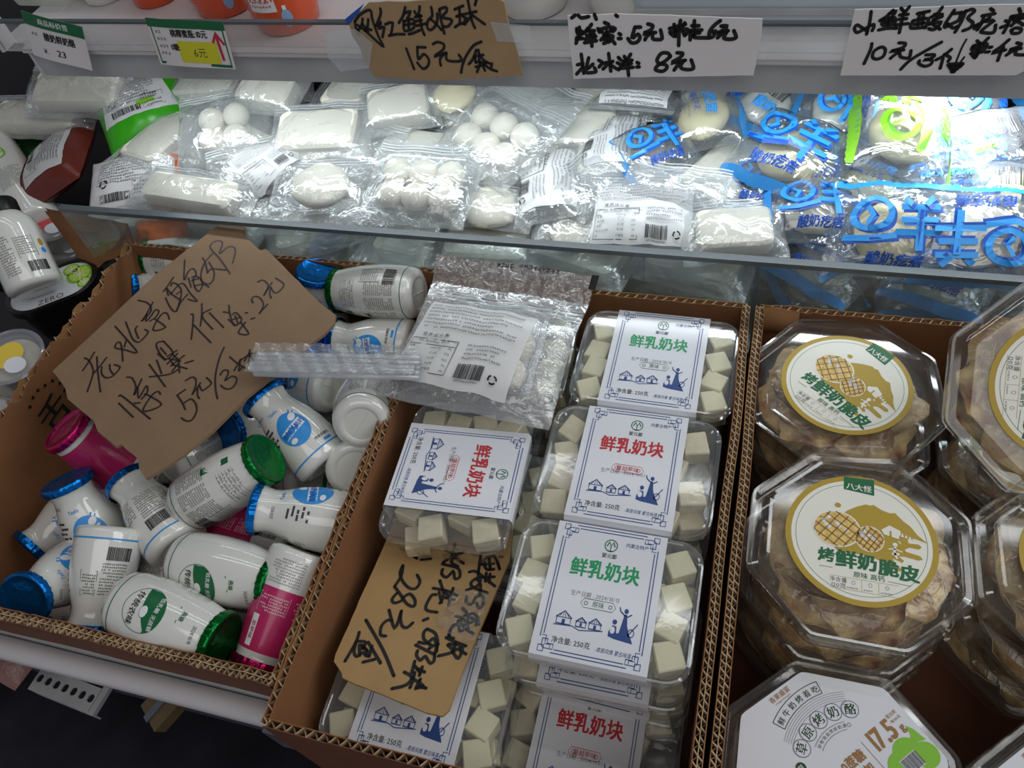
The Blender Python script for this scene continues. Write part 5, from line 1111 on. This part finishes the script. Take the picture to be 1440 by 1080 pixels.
sach = [
 (992, 170, .036, -80, 15, 0, .090, .070, .022, 31, 'lump', 't', ('small', M_sky), 'milk sachet with one blue sealed edge left end of the sachet pile'),
 (1078, 150, .040, -35, 14, 0, .080, .070, .020, 32, 'lump', 'tb', ('bar', M_sky), 'blue-printed sachet under the gap between the two white signs'),
 (1112, 222, .040, -30, 14, 0, .095, .080, .024, 33, 'lump', 'tb', ('fish', M_sky), 'blue-printed sachet tilted with a round yogurt lump, left of the bright one'),
 (1145, 300, .022, 8, 12, 0, .080, .060, .018, 34, 'lump', 'lr', ('fish', M_sky), 'blue-printed sachet low behind the glass left of the upright fish lettering'),
 (920, 215, .030, 38, 14, 0, .075, .060, .016, 35, None, 'tl', ('fish', M_sky), 'blue-printed sachet poking out above the nutrition table bag'),
 (1172, 160, .046, 80, 14, 0, .080, .070, .020, 36, 'lump', 'tb', ('fish', M_sky), 'blue-printed sachet turned sideways under the right white sign'),
 (1262, 195, .052, 88, 14, 0, .105, .085, .026, 37, 'lump', 'tb', ('fish', M_lime), 'green-printed sachet lit brightly in the middle of the sachet pile'),
 (1352, 150, .034, 85, 14, 0, .095, .080, .020, 38, None, 'lr', ('fish', M_sky), 'blue-printed sachet in shade under the right end of the shelf'),
 (1322, 230, .034, 12, 14, 0, .080, .050, .016, 39, None, 'b', ('small', M_sky), 'blue-lettered sachet right of the bright green-printed one'),
 (1405, 205, .038, 18, 14, 0, .080, .070, .020, 40, None, 't', ('bar', M_greydark), 'clear sachet with white barcode stripes near the right edge'),
 (1254, 326, .022, 2, 38, 0, .098, .078, .014, 41, 'lump', 't', ('fish', M_sky), 'upright blue fish-lettered sachet behind the glass'),
 (1374, 335, .022, 180, -34, 0, .100, .080, .014, 42, 'lump', 'tb', ('fish', M_sky), 'upside-down blue fish-lettered sachet behind the glass at far right'),
 (1182, 345, .002, 30, 12, 0, .070, .055, .014, 43, None, 'tb', ('small', M_sky), 'crumpled blue sachet low behind the glass'),
 (1330, 268, .026, 12, 14, 0, .090, .035, .012, 44, None, 'tb', ('small', M_sky), 'sachet showing its serrated blue edge above the two fish-lettered ones'),
 (1425, 275, .028, -4, 14, 0, .075, .060, .016, 45, 'lump', 'tb', ('bar', M_sky), 'blue-edged sachet at the right edge of the picture'),
 (1075, 268, .014, -12, 12, 0, .075, .060, .016, 46, 'lump', 'tr', ('fish', M_sky), 'blue-printed sachet half hidden behind the ridged tray bag'),
 (1218, 262, .024, -25, 12, 0, .075, .050, .016, 47, 'lump', 'tb', ('small', M_sky), 'sachet with blue seal just below the bright green-printed one'),
 (1150, 118, .030, -5, 14, 0, .090, .050, .014, 48, None, 'tb', ('small', M_sky), 'sachet with blue band showing right below the shelf edge'),
]
for (px, py, z, rz, rx, ry, w, h, t, sd, ct, ed, pt, lab) in sach:
    bag(BM(px, py, z, rz, rx, ry), lab, w, h, t, sd, M_blufilm, content=ct, zip_=False, edges=ed, print_=pt, name='milk_sachet', cat='sachet', amp=.0026)
# the layers of the pile beneath, glimpsed through the glass and between the upper bags
first = {}
def under(kind, i, x, y, z, rz):
    if kind not in first:
        if kind == 'w': first[kind] = bag(TR((x, y, z), rz), 'u', .110, .085, .018, 61, M_film, content='block', res=.007)
        else: first[kind] = bag(TR((x, y, z), rz), 'u', .085, .070, .020, 62, M_blufilm, content='lump', zip_=False, edges='tb', print_=('fish', M_sky), name='milk_sachet', cat='sachet', res=.007)
        o = first[kind]
    else: o = copy_tree(first[kind], TR((x, y, z), rz), 'u')
    o['label'] = 'milk bag' if kind == 'w' else 'sachet'
    o['group'] = 'bags deep in the pile' if kind == 'w' else 'sachets deep in the pile'
    return o
rnd = random.Random(12)
ORD = ['leftmost', 'second', 'third', 'fourth', 'fifth', 'sixth', 'seventh', 'eighth', 'ninth', 'tenth', 'last']
for z, rows, nm in ((-.080, (0,), 'bottom layer'), (-.048, (0,), 'lower layer'), (-.020, (0, 1), 'middle layer'), (.004, (1, 2), 'upper layer')):
    for iy in rows:
        for ix in range(11):
            x = -.62 + ix * .098 + rnd.uniform(-.012, .012); y = .535 + iy * .085 + rnd.uniform(-.008, .008)
            o = under('w' if x < .02 + rnd.uniform(-.03, .03) else 'b', 0, x, y, z + .012 * iy + rnd.uniform(-.003, .003), rnd.uniform(-35, 35) + (90 if rnd.random() < .3 else 0))
            o['label'] = '%s in the %s behind the glass, %s row, %s' % (o['label'], nm, ('front', 'middle', 'back')[iy], ORD[ix])
# coloured pouches at the left end of the pile
def pouch(label, M, w, h, t, body, seed, panel=None, stripes=(), extra=None, amp=.0018):
    r = thing('food_pouch', label, 'pouch', M); zf = bagz(w, h, t, seed, amp, False)
    mb = MB(); mb.grid(lambda u, v: ((u - .5) * w, (v - .5) * h, zf((u - .5) * w, (v - .5) * h)), 26, 26); mb.grid(lambda u, v: ((u - .5) * w, (.5 - v) * h, -.5 * max(0, zf((u - .5) * w, (.5 - v) * h))), 14, 14); mb.build('pouch_body', body, r, smooth=True)
    rnd = random.Random(seed); pr = Print(.00006)
    if panel:
        x, y, pw, ph, m, cur = panel; pm = MB(); pm.grid(lambda u, v: (lambda a, c: (a, c, zf(a, c) + .0005))(x + (u - .5) * pw * (1 - cur * v), y + (v - .5) * ph), 16, 16); pm.build('back_panel', m, r, smooth=True)
        pr.lay = 8
        pr.micro(x - pw * .40, y + ph * .38, pw * .7, 9, pw * .028, M_greydark, rnd); pr.barcode(x - pw * .15, y - ph * .35, pw * .4, ph * .14, M_ink, rnd)
        pr.line([(x + pw * .08, y - ph * .42), (x + pw * .36, y - ph * .42), (x + pw * .36, y - ph * .1), (x + pw * .08, y - ph * .1)], .0004, M_ink, close=True); pr.micro(x + pw * .1, y - ph * .15, pw * .24, 4, pw * .03, M_ink, rnd, lead=1.8)
        pr.recycle(x - pw * .3, y - ph * .08, pw * .05, M_ink)
    for (x, y, w_, h_, m, rt) in stripes: pr.lay = 5; pr.rect(x, y, w_, h_, m, rt, nu=8)
    if extra: extra(pr)
    if pr.mats: pr.build('pouch_print', r, lambda x, y, z: (x, y, zf(x, y) + .0006 + z))
    return r
M_org = mat('orange_pouch_film', srgb(226, 108, 40), .3, bump=.4, bscale=60); M_grn = mat('green_pouch_film', srgb(58, 168, 20), .3, bump=.3, bscale=60)
M_brn = mat('maroon_pouch_film', srgb(110, 44, 34), .3, bump=.3, bscale=60); M_dkg = mat('dark_green_pouch', srgb(24, 70, 30), .35, bump=.3)
M_panel = mat('pouch_panel', srgb(214, 212, 212), .35)
pouch('bright green pouch with a pale panel standing behind the clear bags at left', BM(208, 160, .026, 36, 28, 0), .105, .085, .022, M_grn, 71, panel=(-.004, .014, .085, .052, M_panel, .25), stripes=[(.006, .000, .020, .006, M_lime, 0)])
pouch('maroon and orange pouch with curved white back panel behind the left box', BM(84, 238, -.006, -68, 22, 0), .110, .100, .026, M_brn, 72, panel=(.004, .008, .076, .056, M_panel, .15), stripes=[(.0, -.032, .09, .012, mat('red_print2', srgb(200, 50, 30), .4), 0)])
pouch('orange pouch with white lettering touching the bright green pouch', BM(225, 135, .030, 40, 20, 0), .085, .060, .018, M_org, 73, extra=lambda pr: pr.text('奶酪', 0, 0, .018, M_whiteprint, bold=.02))
pouch('orange pouch under the clear bags near the shelf edge', BM(355, 118, .028, 5, 15, 0), .100, .060, .018, M_org, 74, extra=lambda pr: pr.micro(-.03, -.012, .05, 2, .003, M_ink, random.Random(2)))
pouch('white pouch with small print beside the maroon one, cut by the glass edge', BM(190, 262, .006, 20, 15, 0), .100, .080, .016, M_panel, 75, panel=(0, 0, .085, .065, M_panel, .0), stripes=[(.044, .005, .012, .05, M_org, 0)])
pouch('dark green pouch at the far left behind the standing bottles', BM(30, 225, -.03, 15, 20, 0), .110, .090, .020, M_dkg, 76, extra=lambda pr: pr.text('冻干', .0, .0, .016, M_lime))
pouch('orange-red pouch low behind the glass at left', BM(228, 335, -.02, 5, 50, 0), .060, .040, .014, M_org, 77)

# ------------------------------------------------------------------ straws
st = thing('straw_bundle', 'bundle of clear wrapped drinking straws pointing left from under the ziplock bag', 'straws', None)
a, c = W(362, 513, .034), W(592, 518, .034); d = c - a; L = d.length
st.matrix_world = Matrix.Translation(a) @ Matrix.Rotation(math.atan2(d.y, d.x), 4, 'Z')
smb = MB(); prof = [(.0024 * math.cos(R(q)), .0024 * math.sin(R(q))) for q in range(0, 360, 36)]
smb.loops([[(x, p[0], p[1]) for p in prof] for x in (0, .002, L * .5, L)], cap0=True, cap1=True); sme = smb.data('straw', M_straw, True)
for i in range(9):
    o = bpy.data.objects.new('straw', sme); COL.objects.link(o); o.parent = st; row = i // 5
    o.location = (random.uniform(-.004, .002), (i % 5 - 2 + .5 * row) * .0046, row * .0041); o.rotation_euler = (0, 0, random.uniform(-.01, .01))
mb = MB(); mb.grid(lambda u, v: (u * L * 1.0 - .003, (v - .5) * .030, .0085 + .0012 * math.cos((v - .5) * 25) + .0008 * math.sin(u * 60 + v * 9)), 60, 14); mb.build('sleeve', M_film, st, smooth=True)

# ------------------------------------------------------------------ left end: bottles, tubs and cups
def round_bottle(label, cap_px, zc, base_px, zb_, r, blk, seed, art):
    pc, pb = W(*cap_px, zc), W(*base_px, zb_); d = (pc - pb); L = d.length; d.normalize(); t = CAM - pb; x = (t - d * t.dot(d)).normalized(); y = d.cross(x)
    M = Matrix.Translation(pb) @ Matrix((x, y, d)).transposed().to_4x4(); root = thing('milk_bottle', label, 'bottle', M)
    prof = [(r * .8, 0), (r * .96, .002), (r, .006), (r, L * .62), (r * .95, L * .72), (r * .7, L * .82), (r * .55, L * .86)]
    mb = MB(); mb.lathe(prof, 40, cap0=True); mb.build('bottle_body', M_white, root, smooth=True)
    mb = MB(); mb.lathe([(r * .6, L * .82), (r * .66, L * .84), (r * .66, L * .97), (r * .6, L), (.0005, L * 1.005)], 40, cap0=True, fn=lambda a, z: 1 + .02 * math.sin(a * 24) * (z < L * .96)); mb.build('screw_cap', M_black if blk else M_white, root, smooth='auto')
    fn, _ = cylmap(prof, r); pr = Print(); rnd = random.Random(seed); art(pr, rnd, L); pr.build('printed_label', root, fn); return root
def art1(pr, rnd, L):
    pr.ell(0, L * .45, .009, .011, M_lime, inner=.8, rings=2); pr.text('COCO', 0, L * .45, .005, M_lime, bold=.03); pr.micro(-.016, L * .33, .032, 14, .0016, M_greydark, rnd, lead=1.5)
def art2(pr, rnd, L):
    pr.micro(-.020, L * .52, .016, 16, .0017, M_greydark, rnd, lead=1.5); pr.line([(-.001, L * .5), (.016, L * .5), (.016, L * .28), (-.001, L * .28)], .0003, M_ink, close=True); pr.micro(.0, L * .48, .015, 8, .0015, M_ink, rnd); pr.barcode(.012, L * .17, .018, .011, M_ink, rnd); pr.ell(.024, L * .42, .003, .004, M_gold, n=14); pr.ell(.024, L * .33, .003, .003, M_sky, n=14)
round_bottle('white bottle with green emblem leaning at the far left behind the black-capped one', (-45, 150), .02, (58, 318), -.03, .026, True, 1, art1)
round_bottle('white bottle with black cap, barcode and small print at the left edge', (-5, 285), .045, (52, 408), -.015, .027, True, 2, art2)
M_blackrim = mat('black_rim_plastic', srgb(18, 16, 18), .3)
tb = thing('oval_tub', 'oval tub with black rim and lime-slice lid reading ZERO beside the left box', 'tub', BM(72, 402, -.035, 38, 0, 0))
mb = MB(); mb.loops([rrect(.098, .062, .030, z, 8) if w_ == 1 else rrect(.098 * w_, .062 * w_, .030 * w_, z, 8) for w_, z in ((.80, -.05), (.9, -.012), (1, -.008), (1, 0), (.9, .001), (.89, -.003))], cap0=True); mb.build('tub_body', M_blackrim, tb, smooth='auto')
mb = MB(); mb.add(rrect(.088, .054, .026, -.0015, 8), [tuple(range(36))]); mb.build('lid_label', M_label, tb)
pr = Print(.0001); pr.text('ZERO', -.002, -.019, .010, M_greydark, bold=.0)
for x, y, rr in ((.030, .004, .014), (.022, .016, .009), (.034, -.012, .008)):
    pr.lay = 1; pr.ell(x, y, rr, rr, M_lime, n=22); pr.lay = 2; pr.ell(x, y, rr * .8, rr * .8, mat('lime_flesh', srgb(186, 216, 70), .4), n=22); pr.lay = 3
    for q in range(4): pr.line([(x - rr * .75 * math.cos(q * .785), y - rr * .75 * math.sin(q * .785)), (x + rr * .75 * math.cos(q * .785), y + rr * .75 * math.sin(q * .785))], .0007, M_whiteprint)
pr.build('lid_print', tb, lambda x, y, z: (x, y, z - .0012))
def cup(label, px, py, z, r, tilt, fruit, group=None):
    root = thing('clear_cup', label, 'cup', BM(px, py, z, 0, *tilt)); mb = MB()
    mb.lathe([(r * .72, -.035), (r * .9, -.004), (r * 1.04, -.003), (r * 1.06, -.0015), (r * 1.0, 0), (r * .93, -.001), (r * .9, -.004), (.0005, -.0045)], 36, cap0=True); mb.build('cup_shell', M_cupclear, root, smooth='auto')
    mb = MB(); mb.lathe([(r * .68, -.033), (r * .83, -.010), (.0005, -.009)], 28, cap0=True); mb.build('cup_filling', M_cheese2, root, smooth='auto')
    pr = Print(.0001); pr.ell(-.004, .002, r * .45, r * .5, fruit, rings=2); pr.lay = 1; pr.ell(.008, -.006, r * .35, r * .3, M_label, rings=2); pr.build('lid_picture', root, lambda x, y, z: (x, y, z - .004)); return root
M_red = mat('strawberry_print', srgb(206, 80, 84), .4); M_yel = mat('mango_print', srgb(226, 196, 70), .4)
cup('clear cup with pink picture, upper one behind the oval tub', 68, 310, -.022, .028, (0, 8), M_red)
cup('clear cup nested below the pink-pictured one against the left box', 92, 338, -.05, .028, (0, 8), M_red)
cup('clear cup with yellow and red lid picture at the left edge below the oval tub', 12, 500, -.012, .030, (5, 10), M_yel)
cup('clear cup stacked under the yellow-pictured one at the left edge', 22, 522, -.045, .030, (5, 10), M_sky)
cup('clear cup at the left edge above the front corner of the left box', -10, 560, -.075, .030, (5, 10), M_yel)

# ------------------------------------------------------------------ goods on the upper shelf
def SH(px, py, z=.184): return W(px, py, z)
tr = thing('white_tray_pack', 'white food tray with barcode at the left end of the upper shelf', 'food pack', TR(SH(92, -20), -2))
mb = MB(); mb.loops([rrect(.072, .075, .012, 0), rrect(.082, .085, .014, .024), rrect(.088, .09, .015, .025), rrect(.082, .085, .014, .027)], cap0=True, cap1=True); mb.build('tray_body', mat('pale_green_white', srgb(214, 220, 206), .35), tr, smooth='auto')
pr = Print(.0001); pr.barcode(.018, -.028, .022, .02, M_blueink, random.Random(2)); pr.micro(-.03, -.015, .03, 5, .0025, M_greyink, random.Random(3)); pr.rect(-.016, -.005, .03, .012, mat('pale_green_print', srgb(170, 190, 160), .4)); pr.build('tray_print', tr, lambda x, y, z: (x, y, .0275 + z))
def pot(label, px, py, r, h, m, art=None, rz=-90, off=0):
    root = thing('yogurt_pot', label, 'pot', TR(SH(px, py), rz + off)); mb = MB(); prof = [(r * .78, 0), (r * .86, .002), (r * .95, h * .25), (r, h * .6), (r * .96, h * .85), (r * .9, h)]
    mb.lathe(prof, 40, cap0=True, cap1=False); mb.build('pot_body', m, root, smooth=True)
    mb = MB(); mb.lathe([(r * .95, h - .003), (r * .98, h), (r * .9, h + .001), (.0005, h + .001)], 40); mb.build('pot_lid', M_foil_g if m is M_white else M_org, root, smooth='auto')
    if art: fn, _ = cylmap(prof, r); pr = Print(); art(pr); pr.build('pot_print', root, fn)
M_orr = mat('orange_red_plastic', srgb(222, 84, 40), .25, coat=.3)
def arto(pr):
    rnd = random.Random(6); pr.micro(-.034, .030, .024, 10, .0017, M_whiteprint, rnd); pr.rect(.004, .032, .024, .018, M_whiteprint, nu=6); pr.lay = 1; pr.micro(-.006, .038, .020, 4, .0024, M_redink, rnd); pr.rect(-.002, .0405, .010, .003, M_blueink)
    pr.ell(.022, .016, .0045, .0075, mat('pale_blue_print', srgb(140, 180, 220), .4), rings=2); pr.rect(.022, .024, .003, .006, M_whiteprint)
pot('small white pot at the left of the upper shelf beside the orange ones', 150, -4, .022, .05, M_white)
pot('orange-red pot cut by the top edge, left one of the three', 222, -2, .024, .06, M_orr)
pot('orange-red pot with white small print, middle one of the three', 320, 8, .030, .06, M_orr, arto)
pot('orange-red pot with white bubble and pump picture, right one of the three', 408, 30, .030, .062, M_orr, arto, off=-10)
pot('white pot on the upper shelf left of the middle white sign', 752, 8, .030, .06, M_white)
pot('white pot on the upper shelf right above the middle white sign', 880, 10, .030, .06, M_white)
bx = thing('white_carton', 'long white carton lying on the right half of the upper shelf', 'box', TR(SH(1200, 4), 0))
mb = MB(); mb.loops([rrect(.30, .07, .008, 0), rrect(.31, .075, .01, .03), rrect(.30, .065, .008, .034)], cap0=True, cap1=True); mb.build('carton_body', mat('cool_white', srgb(206, 218, 226), .3), bx, smooth='auto')
mb = MB(); mb.box(-.15, .15, -.0385, -.037, .012, .016); mb.build('carton_seam', M_shelfdirty, bx)
